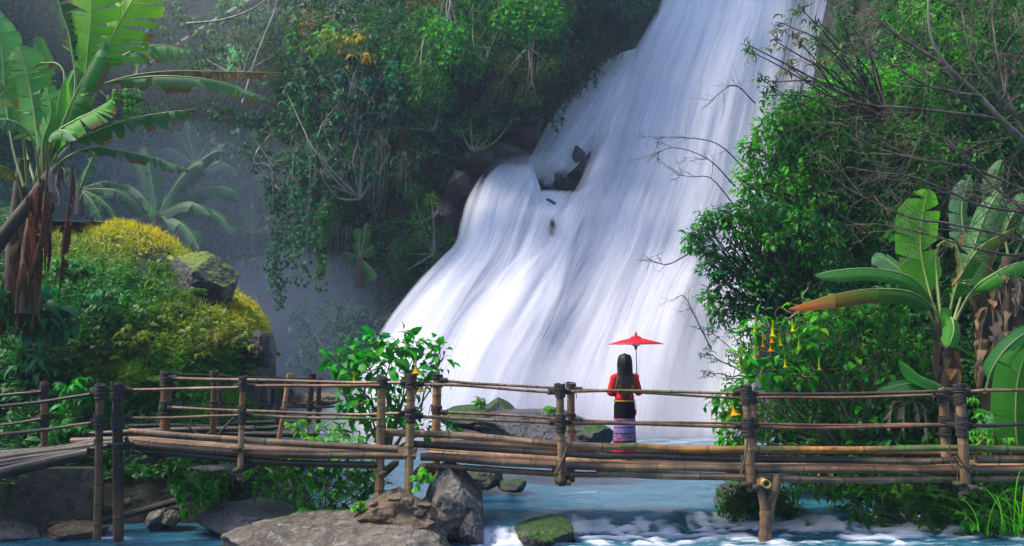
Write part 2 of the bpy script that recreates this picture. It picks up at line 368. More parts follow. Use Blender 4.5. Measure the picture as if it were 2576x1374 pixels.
def hill_in(px, py):
    E = HILL_EDGE; ci = np.zeros(px.shape, bool); Q = np.concatenate([E, [[-500, 1430]]]); k = len(Q)
    for i in range(k):
        (x1, y1), (x2, y2) = Q[i], Q[(i+1) % k]
        ci ^= ((y1 > py) != (y2 > py)) & (px < (x2-x1)*(py-y1)/(y2-y1+1e-9)+x1)
    return ci
def hill_pos(px, py, out=0):
    D = hill_depth(px, py); p = Wa(px, py, D); k = .35*fbm(p*.8, 3)+.12*fbm(p*3, 3)
    return Wa(px, py, D-k-out)
nu, nv = 130, 90; rows = []
ys = np.linspace(500, 1430, 160)
# each row runs from the far left to the outline at that height
for yv in ys:
    xs = []
    E = HILL_EDGE; r = []
    for i in range(len(E)-1):
        (x1, y1), (x2, y2) = E[i], E[i+1]
        if (y1-yv)*(y2-yv) <= 0 and y1 != y2: r.append(x1+(x2-x1)*(yv-y1)/(y2-y1))
    xe = max(r) if r else -490
    rows.append(np.stack([np.linspace(-500, max(xe, -480), nu), np.full(nu, yv)], -1))
R_ = np.stack(rows); P = hill_pos(R_[..., 0], R_[..., 1])
back = P[:, -1:].copy(); back[:, 0, 1] += 7; back[:, 0, 0] *= back[:, 0, 1]/(back[:, 0, 1]-7); back[:, 0, 2] -= 1.5
P = np.concatenate([P, back], 1)
mb = MB(); mb.add(P.reshape(-1, 3), [grid_faces(len(ys), nu+1)[:, ::-1]]); tag(mb.build('hillside', M['hill_soil'] if 'hill_soil' in M else M['soil']), 'overgrown mound and bank on the near side of the mist', kind='structure')

# ---------------------------------------------------------------- right bank
RB_EDGE = np.array([(2140, -300), (2080, 0), (2060, 100), (2040, 240), (1960, 300), (1950, 430), (1950, 500), (1920, 560), (1930, 640), (1960, 700), (1985, 790), (1950, 900), (1960, 1000), (1970, 1150), (2080, 1230), (2150, 1320), (2190, 1430)], float)
def rb_depth(px, py):
    d = np.clip(poly_dist(px, py, RB_EDGE)/330, 0, 1)
    low = interp(py, [(-300, 27), (0, 24.5), (300, 22.5), (600, 20.5), (900, 18.6), (1100, 17.2), (1200, 16.2), (1330, 15.0), (1430, 14.4)])
    return low+np.where(py > 1100, 2.0, 7.0)*(1-np.sqrt(1-(1-d)**2))
def rb_pos(px, py, out=0):
    D = rb_depth(px, py); p = Wa(px, py, D); return Wa(px, py, D-.5*fbm(p*.6, 3)-.15*fbm(p*2.5, 3)-out)
ys = np.linspace(-300, 1430, 150); xe = np.interp(ys, RB_EDGE[:, 1], RB_EDGE[:, 0])
t = np.linspace(0, 1, 90)**1.3; X = xe[:, None]+(3300-xe[:, None])*t; Y = np.repeat(ys[:, None], 90, 1); P = rb_pos(X, Y)
back = P[:, :1].copy(); back[:, 0, 1] += 6; back[:, 0, 0] *= back[:, 0, 1]/(back[:, 0, 1]-6); back[:, 0, 2] -= 1.5
P = np.concatenate([back, P], 1)
mb = MB(); mb.add(P.reshape(-1, 3), [grid_faces(len(ys), 91)[:, ::-1]]); tag(mb.build('river_bank', M['soil']), 'steep dark earth bank under the shrubs across the bridge', kind='structure')

# ---------------------------------------------------------------- waterfall
def mat_fall(name='falling_water'):
    t = NT(name); tc = t.n('ShaderNodeTexCoord'); uv = tc.outputs['UV']; vc = t.n('ShaderNodeVertexColor', layer_name='Col').outputs[0]
    dens = t.n('ShaderNodeSeparateColor', {0: vc}).outputs[0]
    wig = t.noise(.35, t.mapping(uv, (1, .5, 1)), 2)
    u2 = t.n('ShaderNodeVectorMath', {0: uv, 1: t.n('ShaderNodeCombineXYZ', {0: t.math('MULTIPLY', wig, .5)}).outputs[0]}, operation='ADD').outputs[0]
    big = t.noise(1.0, t.mapping(u2, (.75, .05, 1)), 4, .55); mid = t.noise(1.0, t.mapping(u2, (3.4, .11, 1)), 5, .62); fine = t.noise(1.0, t.mapping(u2, (15, .22, 1)), 4, .65)
    s = t.math('ADD', t.math('ADD', t.math('MULTIPLY', big, .36), t.math('MULTIPLY', mid, .36)), t.math('MULTIPLY', fine, .28))
    a = t.math('ADD', t.math('MULTIPLY', t.math('SUBTRACT', s, .5), 3.0), t.math('SUBTRACT', t.math('MULTIPLY', dens, 1.9), .72))
    a = t.n('ShaderNodeClamp', {0: a}).outputs[0]; a = t.math('POWER', a, .8)
    nor = t.bump(t.math('ADD', t.math('MULTIPLY', big, 1.5), t.math('ADD', mid, t.math('MULTIPLY', fine, .3))), .16, .15)
    d = t.n('ShaderNodeBsdfDiffuse', {'Color': (.82, .82, .90, 1), 'Normal': nor})
    tr = t.n('ShaderNodeBsdfTranslucent', {'Color': (.76, .77, .90, 1), 'Normal': nor})
    sh = t.n('ShaderNodeMixShader', {0: .35, 1: d.outputs[0], 2: tr.outputs[0]}).outputs[0]
    o = t.n('ShaderNodeMixShader', {0: a, 1: t.n('ShaderNodeBsdfTransparent').outputs[0], 2: sh}).outputs[0]
    return t.done(o)
M['fall'] = mat_fall()
def sheet(name, lines, label, out=0.0, nu=90, nv=150, seed=0, dens=1.0, edge=(.12, .1), top=.0, bottom=.06, bulge=None, parent=None):
    L = np.stack([smooth_path(l, nv) for l in lines])           # (k, nv, 2) in photo coordinates
    k = len(lines); t = np.linspace(0, k-1, nu); i = np.clip(np.floor(t).astype(int), 0, k-2); f = (t-i)[:, None, None]; f = f*f*(3-2*f) if False else f
    G = L[i]*(1-f)+L[i+1]*f; px, py = G[..., 0], G[..., 1]
    D = interp(py, WF_Y)-out
    if bulge: D = D-bulge(px, py)
    P = Wa(px, py, D); uu = np.cumsum(np.concatenate([[np.zeros(nv)], np.linalg.norm(np.diff(P, axis=0), axis=-1)]), 0)
    vv = np.cumsum(np.concatenate([np.zeros((nu, 1)), np.linalg.norm(np.diff(P, axis=1), axis=-1)], 1), 1)
    wm = uu[-1].mean(); un = uu/(uu[-1:]+1e-6)*wm
    nz = fbm(np.stack([un*1.1+seed*9, vv*.12, 0*un+seed], -1), 3)
    P = P.copy(); P[..., 1] -= .28*nz*np.clip(np.linspace(0, 1, nv)*6, 0, 1)
    U = np.linspace(0, 1, nu)[:, None]; V = np.linspace(0, 1, nv)[None]
    e = np.clip(U/max(edge[0], 1e-4), 0, 1)*np.clip((1-U)/max(edge[1], 1e-4), 0, 1)
    if top: e = e*np.clip(V/top, 0, 1)
    if bottom: e = e*np.clip((1-V)/bottom, 0, 1)
    dd = (dens(px, py) if callable(dens) else dens)*e
    mb = MB(); mb.add(P.reshape(-1, 3), [grid_faces(nu, nv)], np.stack([un+seed*31.7, vv+seed*5], -1).reshape(-1, 2), np.repeat(dd.reshape(-1, 1), 3, 1))
    o = mb.build(name, M['fall'], parent)
    if parent is None: tag(o, label, kind='structure')
    return o
A0 = [(1660, -140), (1645, 0), (1600, 85), (1545, 180), (1505, 290), (1475, 400), (1425, 500), (1385, 590), (1325, 690), (1240, 800), (1165, 900), (1110, 1000), (1075, 1142)]
A1 = [(1770, -140), (1750, 0), (1695, 150), (1645, 300), (1590, 450), (1530, 600), (1475, 750), (1425, 900), (1395, 1020), (1370, 1142)]
A2 = [(1880, -140), (1865, 0), (1820, 150), (1780, 300), (1745, 450), (1705, 600), (1650, 750), (1600, 900), (1570, 1020), (1555, 1142)]
A3 = [(1995, -140), (1980, 0), (1940, 150), (1910, 300), (1885, 450), (1850, 600), (1790, 720), (1740, 850), (1720, 1000), (1710, 1142)]
A4 = [(2170, -140), (2150, 0), (2120, 150), (2090, 300), (2060, 500), (2010, 650), (1960, 800), (1930, 950), (1910, 1142)]
dm = lambda px, py: np.clip(1.15-.55*np.clip((px-interp(py, [(0, 1890), (300, 1830), (600, 1790), (800, 1790), (1140, 1760)]))/110, 0, 1)+.0*py, .35, 1.2)
wf = empty('waterfall', W(1500, 1142, 28.6)); tag(wf, 'tall white silky waterfall pouring down the rock face', kind='structure')
sheet('water_sheet', [A0, A1, A2, A3, A4], '', 0, 130, seed=1, dens=lambda x, y: dm(x, y)*1.0, edge=(.10, .06), parent=wf)
sheet('water_sheet', [A0, A1, A2, A3], '', .8, 110, seed=2, dens=lambda x, y: dm(x, y)*.62, edge=(.1, .25), bottom=.1, parent=wf)
sheet('water_sheet', [A0, A1, A2], '', 1.5, 100, seed=3, dens=lambda x, y: .5*np.clip((y-200)/400, .4, 1), edge=(.15, .3), bottom=.1, parent=wf)
sheet('water_sheet', [[(1600, 560), (1540, 690), (1480, 800), (1430, 900), (1400, 1000), (1380, 1142)], [(1700, 480), (1650, 620), (1600, 760), (1555, 880), (1530, 1000), (1515, 1142)], [(1800, 560), (1740, 660), (1690, 770), (1650, 880), (1625, 1000), (1610, 1142)], [(1830, 640), (1790, 720), (1760, 800), (1735, 900), (1720, 1000), (1700, 1142)]],
      '', 2.1, 80, seed=4, dens=.62, edge=(.3, .3), top=.25, bottom=.12, parent=wf)
# upper side tier
B0 = [(1525, 150), (1495, 168), (1435, 225), (1378, 300), (1345, 362), (1318, 415), (1300, 470)]
B1 = [(1570, 130), (1535, 190), (1490, 260), (1440, 330), (1400, 390), (1370, 430), (1350, 480)]
B2 = [(1610, 120), (1580, 210), (1535, 310), (1480, 380), (1440, 420), (1410, 450), (1400, 500)]
sheet('side_cascade', [B0, B1, B2], '', .7, 60, 80, seed=5, dens=1.0, edge=(.08, .2), bottom=.2, parent=wf)
sheet('side_cascade', [B0, B1, B2], '', 1.2, 50, 80, seed=6, dens=.55, edge=(.2, .3), bottom=.25, parent=wf)
# middle ledge and the wide left skirt
C0 = [(1262, 412), (1240, 420), (1212, 445), (1186, 500), (1170, 560), (1158, 612), (1115, 655), (1045, 730), (985, 810), (935, 900), (880, 1000), (840, 1142)]
C1 = [(1290, 405), (1280, 412), (1262, 450), (1240, 520), (1222, 600), (1180, 690), (1115, 790), (1060, 880), (1010, 970), (975, 1050), (950, 1142)]
C2 = [(1340, 415), (1335, 425), (1325, 470), (1305, 540), (1280, 620), (1235, 710), (1180, 810), (1130, 910), (1085, 1000), (1050, 1070), (1030, 1142)]
C3 = [(1400, 440), (1398, 460), (1390, 510), (1365, 580), (1335, 660), (1300, 740), (1250, 830), (1200, 920), (1160, 1010), (1140, 1080), (1130, 1142)]
cb = lambda px, py: .5*np.exp(-((px-1285)/70)**2-((py-500)/90)**2)+.5*np.exp(-((px-1310)/90)**2-((py-640)/90)**2)
D0 = [(1290, 560), (1245, 590), (1180, 640), (1100, 720), (1030, 800), (970, 890), (915, 990), (880, 1142)]
D1 = [(1330, 545), (1290, 590), (1240, 670), (1175, 760), (1110, 850), (1060, 940), (1020, 1030), (1000, 1142)]
D2 = [(1385, 545), (1350, 600), (1310, 690), (1260, 790), (1210, 890), (1170, 980), (1150, 1060), (1145, 1142)]

E0 = [(1362, 470), (1350, 560), (1308, 660), (1240, 770), (1180, 870), (1120, 1000), (1095, 1142)]
E1 = [(1405, 470), (1392, 560), (1362, 660), (1310, 770), (1260, 870), (1215, 1000), (1195, 1142)]
E2 = [(1455, 470), (1435, 560), (1410, 660), (1370, 770), (1325, 870), (1290, 1000), (1275, 1142)]
G0 = [(1330, 560), (1285, 640), (1225, 740), (1160, 840), (1105, 930), (1065, 1030), (1045, 1142)]; G1 = [(1385, 520), (1345, 620), (1290, 730), (1230, 840), (1180, 930), (1145, 1030), (1125, 1142)]
G2 = [(1425, 520), (1400, 620), (1355, 730), (1300, 840), (1255, 930), (1225, 1030), (1210, 1142)]; G3 = [(1480, 520), (1460, 620), (1425, 730), (1380, 840), (1340, 930), (1315, 1030), (1300, 1142)]; G4 = [(1560, 520), (1535, 620), (1500, 730), (1460, 840), (1425, 930), (1405, 1030), (1395, 1142)]
sh_ = lambda L, dx, w=1.0: [(x+dx*min(1, max(0, (y-120)/500))*w, y) for x, y in L]
sheet('side_cascade', [sh_(B0, 0), sh_(B1, 0), sh_(B2, 10), A0[3:6]+[(1440, 500)]], '', 1.6, 60, 80, seed=14, dens=.6, edge=(.35, .3), top=.2, bottom=.3, parent=wf)
sheet('ledge_cascade', [sh_(C0, -34), C0, C1, C2], '', 2.5, 110, seed=12, dens=.72, edge=(.3, .3), top=.3, bottom=.15, bulge=cb, parent=wf)
sheet('ledge_cascade', [sh_(C0, -64), sh_(C0, 10), C1], '', 1.2, 90, seed=13, dens=.85, edge=(.75, .3), top=.35, bottom=.15, parent=wf)
sheet('water_sheet', [sh_(A0, -30), sh_(A0, 30), A1], '', 2.3, 90, seed=15, dens=.5, edge=(.4, .4), top=.3, bottom=.15, parent=wf)
U4 = [(1500, 440), (1480, 560), (1445, 680), (1400, 800), (1355, 920), (1320, 1030), (1305, 1142)]; U5 = [(1590, 440), (1560, 560), (1525, 680), (1485, 800), (1445, 920), (1420, 1030), (1410, 1142)]
sheet('ledge_cascade', [C0, C1, C2, E0, E1, E2, U4, U5], '', 1.7, 150, seed=7, dens=lambda x, y: 1.08-.55*np.exp(-((x-1440)/45)**2-((y-470)/60)**2), edge=(.08, .3), top=.03, bottom=.08, bulge=cb, parent=wf)
sheet('ledge_cascade', [sh_(C0, -20), C1, C2, E0, E2, U4], '', 2.3, 130, seed=8, dens=.62, edge=(.15, .35), top=.12, bottom=.12, bulge=cb, parent=wf)
sheet('ledge_cascade', [D0, D1, D2, G2, G3, G4], '', 2.9, 110, seed=9, dens=.72, edge=(.3, .4), top=.35, bottom=.12, bulge=cb, parent=wf)
# ---------------------------------------------------------------- river
def yd(x): return np.interp(x, [-1.2, -.9, -.55, .1, .5, .9, 2.4, 4.2, 5.5], [40, 24, 13.75, 13.75, 14.1, 14.75, 14.9, 14.8, 15.2])
_yd0 = yd
def yd(x): return _yd0(x)+(.22*np.sin(2.1*x+.6)+.12*np.sin(4.7*x)+.07*np.sin(9.3*x+2))*np.clip(x-.3, 0, 1)
def river_z(X, Y):
    s = np.clip((Y-yd(X))/.75+.5, 0, 1); s = s*s*(3-2*s)
    z = WATER_LOW+(WATER_UP-WATER_LOW)*s
    p = np.stack([X, Y, 0*X], -1); near = np.exp(-(np.clip(Y-yd(X)+.25, 0, 9)/.3)**2-(np.clip(yd(X)-.25-Y, 0, 99)/1.6)**2)
    z = z+near*.10*fbm(p*np.array([3.4, 6.0, 1])+.9*fbm(p*2.2, 3)[..., None], 5)+.022*fbm(p*np.array([1.2, 2.2, 1]), 3)+.012*fbm(p*5, 3)
    return z, near, s
gx = np.linspace(-9, 12, 420); gy = np.concatenate([np.linspace(9, 12.8, 12)[:-1], np.linspace(12.8, 16.5, 190)[:-1], 16.5*(34/16.5)**np.linspace(0, 1, 150)])
X, Y = np.meshgrid(gx, gy); Z, near, s = river_z(X, Y); p = np.stack([X, Y, 0*X], -1)
st = fbm(p*np.array([2.2, 3.5, 1])+.6*fbm(p*.9, 3)[..., None], 4)
foam = near*(.46+1.35*fbm(p*np.array([3.4, 6.0, 1])+.9*fbm(p*2.2, 3)[..., None], 5))*(X > -.6)*(1.15-.35*np.clip((X-2)/-3, 0, 1))+np.clip((Y-23.5)/4, 0, 1)*(.32+.5*st)+.35*np.clip(st-.15, 0, 1)*np.clip(1-abs(Y-16.8)/2.6, 0, 1)*2
foam = foam+.6*np.clip(1.1-abs(Y-yd(X)+.12)/.3, 0, 1)*(X > -.6)*(.7+1.5*fbm(np.stack([X*8+.8*Y, Y*.5, 0*X], -1), 3))
foam += np.clip(.5-abs(Y-13.9)/1.2, 0, .5)*(X < -3)*(.3+st)*1.2
foam = np.clip(foam, 0, 1)
def mat_river():
    t = NT('river_water'); ob = t.n('ShaderNodeTexCoord').outputs['Object']; vc = t.n('ShaderNodeVertexColor', layer_name='Col').outputs[0]
    f = t.n('ShaderNodeSeparateColor', {0: vc}).outputs[0]
    nz = t.noise(1.6, t.mapping(ob, (1.0, 3.4, 1)), 6, .6, 1.2); n2 = t.noise(6.0, t.mapping(ob, (1.0, 3.0, 1)), 7, .7, 1.4)
    k = t.ramp(t.math('ADD', t.math('ADD', f, t.math('MULTIPLY', t.math('SUBTRACT', n2, .5), .5)), t.math('MULTIPLY', t.math('SUBTRACT', nz, .5), .5)), [(.22, 0.0), (.75, 1.0)])
    body = t.mix(t.ramp(nz, [(.35, 0.0), (.65, 1.0)]), (.012, .08, .135), (.045, .19, .29))
    c = t.mix(k, body, (.74, .77, .88))
    p = t.n('ShaderNodeBsdfPrincipled', {'Base Color': c, 'Roughness': t.math('ADD', t.math('MULTIPLY', k, .5), .16), 'Normal': t.bump(t.math('ADD', nz, t.math('MULTIPLY', n2, .6)), .35, .12)})
    return t.done(p.outputs[0])
M['river'] = mat_river()
mb = MB(); mb.add(np.stack([X, Y, Z], -1).reshape(-1, 3), [grid_faces(*X.shape)], np.stack([X, Y], -1).reshape(-1, 2), np.repeat(foam.reshape(-1, 1), 3, 1))
tag(mb.build('river', M['river']), 'blue river with white rapids below the footbridge', kind='structure')
# ================================================================ bamboo bridges
BT = {'pale': (.40, .24, .115), 'grey': (.27, .165, .088), 'dark': (.045, .028, .018), 'black': (.022, .019, .018), 'orange': (.60, .24, .04), 'green': (.17, .20, .05), 'brown': (.20, .10, .048)}
def bamboo_pts(mb, pts, r, tone='grey', node=.42, bend=.012, segs=14, taper=.93, hollow=True, seed=None, two=None):
    """a bamboo culm: swollen rings at the nodes, each internode its own shade, slightly crooked"""
    rs = np.random.default_rng(seed if seed is not None else int(rng.integers(1e6)))
    P = np.asarray(pts, float); L = np.linalg.norm(np.diff(P, axis=0), axis=1).sum(); n = max(8, int(L/.03))
    p = smooth_path(P, n); s = np.linspace(0, L, n)
    a, b = rs.random(2)*6
    p = p+bend*np.stack([0*s, np.sin(s*1.3+a), np.sin(s*1.1+b)+.5*np.sin(s*2.7+a)], -1)*np.clip(np.minimum(s, L-s)*2, 0, 1)[:, None]
    nodes = np.cumsum(node*(.85+.3*rs.random(int(L/node)+4)))-node*rs.random()
    d = np.abs(s[:, None]-nodes[None]); k = d.argmin(1); dm_ = d.min(1)
    rad = r*np.linspace(1, taper, n)*(1+.10*np.exp(-(dm_/.013)**2)-.04*np.exp(-((dm_-.035)/.02)**2))
    idx = np.searchsorted(nodes, s); shade = np.exp(rs.normal(0, .13, len(nodes)+2))[idx]
    base = np.array(BT[tone]); col = base*shade[:, None]
    if two is not None:
        w = np.clip(fbm(np.stack([s*1.1+a, 0*s, 0*s], -1), 2)*2+.45, 0, 1)[:, None]; col = col*(1-w)+np.array(BT[two])*w*shade[:, None]
    col = col*(1-.72*np.exp(-(dm_/.014)**2)+.35*np.exp(-((dm_-.034)/.014)**2))[:, None]
    tube(mb, p, rad, segs, col, True, 0, rs.random()*10, hollow)
def culm(name, pts, r, parent, tone='grey', **k):
    mb = MB(); bamboo_pts(mb, pts, r, tone, **k); return mb.build(name, M['bamboo'], parent, origin=pts[0])
def lashing(parent, c, axis, r, turns=6, rr=.011, off=None, messy=.0):
    """rope wound round a post at c along axis"""
    mb = MB(); ax = unit(np.array(axis, float)); e1 = unit(np.cross(ax, [0, 1, .05])); e2 = np.cross(ax, e1)
    n = turns*18; t = np.linspace(0, 1, n); a = t*turns*2*PI+rng.random()*6
    j = messy*rng.normal(0, .004, n); h = (t-.5)*turns*rr*1.9+.006*np.sin(a+rng.random()*6)*(1+messy)
    R_ = r+rr*.8+.006*vnoise(np.stack([a*.3, 0*a, 0*a+rng.random()*9], -1))
    p = np.asarray(c)+ax*(h+j)[:, None]+(e1*np.cos(a)[:, None]+e2*np.sin(a)[:, None])*R_[:, None]
    tube(mb, p, rr*(.92+.16*rng.random()), 6, (1, 1, 1))
    if rng.random() < .55:              # a loose end
        q = p[-1]; s = 1 if rng.random() < .5 else -1
        tube(mb, smooth_path([q, q+np.array([s*.02, -.015, -.02]), q+np.array([s*.03, -.02, -.07]), q+np.array([s*.045, -.01, -.11-.05*rng.random()])], 10), rr*.6, 5, (1, 1, 1))
    return mb.build('lashing', M['rope'], parent, origin=c)
def post(parent, top, bot, Y, r, tone='grey', lash=(), rails=(), two=None, messy=.3):
    """a post from the photographed top to the bottom, with rope at the heights given; rails: (py, side) rope round the rail ends"""
    a = np.array(W(top[0], top[1], Y)); b = np.array(W(bot[0], bot[1], Y+.02))
    o = culm('post', [b, (a+b)/2, a], r, parent, tone, node=.30, bend=.004, taper=.96, two=two)
    ax = unit(a-b)
    for py, turns in lash:
        f = (py-top[1])/(bot[1]-top[1]); c = a+(b-a)*f; lashing(o, c, ax, r*1.0, turns, messy=messy)
    for py, side, rr in rails:
        f = (py-top[1])/(bot[1]-top[1]); c = a+(b-a)*f+np.array([side*(r+.045), .09 if Y < 14.4 else -.08, 0])
        lashing(o, c, (1, .0, 0), rr, 6, .010)
    return o
def rail(parent, p, Y, r=.021, tone='grey', name='rail', **k):
    ys = np.broadcast_to(np.asarray(Y, float), (len(p),)); pts = [W(x, y, yy) for (x, y), yy in zip(p, ys)]
    return culm(name, pts, r, parent, tone, node=.36, bend=.008, taper=.86, segs=10, **k)

NY, FY = 13.7, 15.05                   # near and far posts of the main span
br = empty('bamboo_footbridge', W(1750, 1175, 14.3), 'long bamboo footbridge the woman stands on, pale poles and black rope lashings', 'footbridge')
post(br, (961, 955), (953, 1268), NY, .062, 'pale', [(962, 7), (972, 3)], [(969, -1, .028)])
post(br, (1035, 945), (1027, 1270), NY-.06, .060, 'pale', [(953, 6), (968, 5), (1034, 5), (1052, 5)], [(967, 1, .026), (963, -1, .026), (1047, 1, .028), (1041, -1, .024)])
post(br, (1100, 943), (1094, 1245), FY, .070, 'pale', [(949, 4), (968, 3), (1028, 5)], [(957, 1, .028), (1037, 1, .026)])
post(br, (1408, 967), (1414, 1222), NY, .056, 'grey', [(975, 5), (985, 7), (1052, 4), (1062, 4), (1078, 5)], [(986, -1, .028), (986, 1, .024), (1064, -1, .028), (1064, 1, .026)], messy=.8)
post(br, (1436, 965), (1436, 1212), FY, .062, 'grey', [(972, 5), (984, 3), (1047, 5)], [(979, 1, .025), (1056, 1, .022)])
post(br, (1877, 976), (1891, 1237), NY, .064, 'grey', [(982, 6), (1000, 8), (1056, 4), (1064, 4), (1086, 8)], [(988, -1, .032), (990, 1, .032), (1073, -1, .028), (1073, 1, .030)], messy=.8)
post(br, (1896, 986), (1897, 1225), FY, .045, 'grey', [(1003, 7), (1060, 4)], [(1000, -1, .02)])
post(br, (2372, 976), (2384, 1235), FY-.5, .070, 'grey', [(1002, 6), (1058, 6), (1086, 6)], [(994, -1, .026)])
post(br, (2413, 971), (2431, 1242), NY-.02, .068, 'grey', [(978, 6), (1004, 7), (1056, 7), (1068, 5), (1088, 6)], [(985, -1, .034), (985, 1, .034), (1072, -1, .030), (1072, 1, .030)], messy=.8)
post(br, (2880, 965), (2895, 1242), NY-.02, .066, 'grey', [(978, 6), (1004, 7), (1062, 7)])
n_ = NY+.09; f_ = FY-.08
rail(br, [(1052, 968), (1200, 973), (1400, 988)], n_, .023, 'grey'); rail(br, [(1420, 986), (1560, 983), (1700, 986), (1868, 990)], n_, .024, 'grey', two='green')
rail(br, [(1902, 992), (2100, 990), (2300, 987), (2404, 986)], n_, .026, 'brown', two='dark'); rail(br, [(2436, 986), (2560, 981), (2890, 978)], n_, .027, 'brown', two='grey')
rail(br, [(1116, 958), (1240, 966), (1430, 979)], f_, .024, 'grey'); rail(br, [(1446, 980), (1600, 988), (1740, 996), (1890, 1002)], f_, .022, 'brown')
rail(br, [(1905, 1001), (2100, 999), (2370, 993)], [f_, f_, f_-.45], .022, 'brown')
rail(br, [(1050, 1048), (1200, 1055), (1400, 1065)], n_, .026, 'brown', two='grey'); rail(br, [(1424, 1065), (1600, 1068), (1870, 1074)], n_, .028, 'brown', two='dark')
rail(br, [(1902, 1074), (2100, 1076), (2405, 1071)], n_, .028, 'dark', two='brown'); rail(br, [(2438, 1071), (2600, 1067), (2890, 1064)], n_, .029, 'dark', two='grey')
rail(br, [(1112, 1037), (1260, 1045), (1430, 1056)], f_, .025, 'grey', two='green'); rail(br, [(1446, 1056), (1640, 1063), (1890, 1066)], f_, .021, 'grey')
rail(br, [(1905, 1066), (2150, 1069), (2370, 1068)], [f_, f_, f_-.45], .02, 'brown')
# side poles
sp = NY+.12
culm('side_pole', [W(x, y, sp) for x, y in [(970, 1087), (1200, 1102), (1400, 1118), (1570, 1125)]], .051, br, 'pale', node=.52)
culm('side_pole', [W(x, y, sp) for x, y in [(1560, 1124), (1720, 1128), (2100, 1130), (2440, 1131), (2900, 1133)]], .050, br, 'green', node=.62, two='orange')
culm('side_pole', [W(x, y, sp+.04) for x, y in [(1040, 1117), (1400, 1140), (1580, 1147)]], .050, br, 'grey', two='dark', node=.55)
culm('side_pole', [W(x, y, sp+.02) for x, y in [(1500, 1143), (1717, 1153), (2100, 1158), (2420, 1157)]], .052, br, 'dark', two='grey', node=.6)
culm('side_pole', [W(x, y, sp+.02) for x, y in [(2455, 1155), (2700, 1152), (2900, 1150)]], .060, br, 'grey', two='dark')
culm('deck_pole', [W(x, y, sp) for x, y in [(1058, 1149), (1400, 1168), (1800, 1181), (2200, 1181), (2900, 1180)]], .058, br, 'grey', two='brown', node=.5)
culm('side_pole', [W(x, y, sp+.02) for x, y in [(1072, 1173), (1400, 1189), (1560, 1195)]], .044, br, 'brown', node=.6)
culm('side_pole', [W(x, y, sp+.01) for x, y in [(1500, 1192), (1717, 1199), (2100, 1204), (2500, 1205), (2900, 1206)]], .055, br, 'grey', node=.6)
dz = lambda x: 1.5-(np.interp(1288+x/13.82*F, [1000, 1058, 1400, 1800, 2200, 2900], [1146, 1149, 1168, 1181, 1181, 1180])-HZ)/F*13.82
for k in range(11):
    yy = 13.94+k*.108; xs = np.linspace(-1.22+.05*rng.random(), 9.0, 9)
    culm('deck_pole', [(x, yy, dz(x)+.008*rng.normal()) for x in xs], .050, br, ['grey', 'brown', 'pale'][k % 3], node=.5, bend=.006, two=['brown', 'dark', 'grey'][k % 3], segs=10)
culm('side_pole', [(x, 15.02, dz(x)+.12) for x in np.linspace(-1.15, 9, 6)], .045, br, 'brown', node=.5)
for x, zz in ((-1.35, -.15), (.66, -.19), (3.34, -.27), (6.3, -.28)):
    mb = MB(); box(mb, (x, 14.38, zz), (.10, 1.72, .07), 0); o = mb.build('crossbeam', M['dark_bark'], br)
    mb = MB(); box(mb, (x+.12, 14.38, zz-.02), (.05, 1.66, .06), 0); mb.build('crossbeam', M['dark_bark'], br)
def strand(parent, pts, r=.008, col=(3.5, 3.1, 2.4), name='tie_rope'):
    mb = MB(); tube(mb, smooth_path(pts, 24), r, 6, col); return mb.build(name, M['rope'], parent, origin=pts[0])
for a in ([(1395, 1150), (1404, 1170), (1425, 1180), (1405, 1195), (1398, 1210)], [(1424, 1150), (1408, 1172), (1396, 1186), (1400, 1215), (1395, 1222)], [(1399, 1172), (1414, 1168), (1428, 1174), (1412, 1182), (1398, 1176)],
          [(1868, 1160), (1874, 1185), (1876, 1210), (1884, 1226)], [(2404, 1160), (2408, 1190), (2412, 1225), (2420, 1240), (2415, 1252)], [(2410, 1222), (2420, 1235), (2412, 1246), (2428, 1250)]):
    strand(br, [W(x, y, NY-.085) for x, y in a])
for a in ([(2400, 1150), (2412, 1170), (2434, 1178), (2445, 1165)], [(2404, 1140), (2420, 1165), (2440, 1188), (2448, 1182)], [(2388, 1120), (2394, 1165), (2400, 1190)]): strand(br, [W(x, y, NY-.09) for x, y in a], .010, (1, 1, 1))
strand(br, [W(x, y, NY-.09) for x, y in [(1862, 1165), (1875, 1170), (1900, 1168), (1906, 1164)]], .007, (.8, 2.8, 3.0)); strand(br, [W(x, y, NY-.08) for x, y in [(1868, 1146), (1866, 1160), (1872, 1170), (1862, 1178), (1870, 1190)]], .012, (.9, 2.6, 2.8))
mb = MB(); tube(mb, smooth_path([W(1880, 1105, NY-.09), W(1874, 1150, NY-.1), W(1862, 1198, NY-.1)], 12), [.018]*6+[.012]*6, 6); mb.build('tie_stick', M['twig'], br)
mb = MB(); tube(mb, smooth_path([W(1428, 1122, NY-.09), W(1416, 1155, NY-.1), W(1400, 1190, NY-.1)], 12), .018, 6); mb.build('tie_stick', M['twig'], br)
for x, y in ((1413, 1208), (1884, 1218), (2420, 1217)):
    mb = MB(); box(mb, W(x-6, y, NY-.03), (.13, .16, .055), 0); mb.build('wood_block', M['dark_bark'], br)

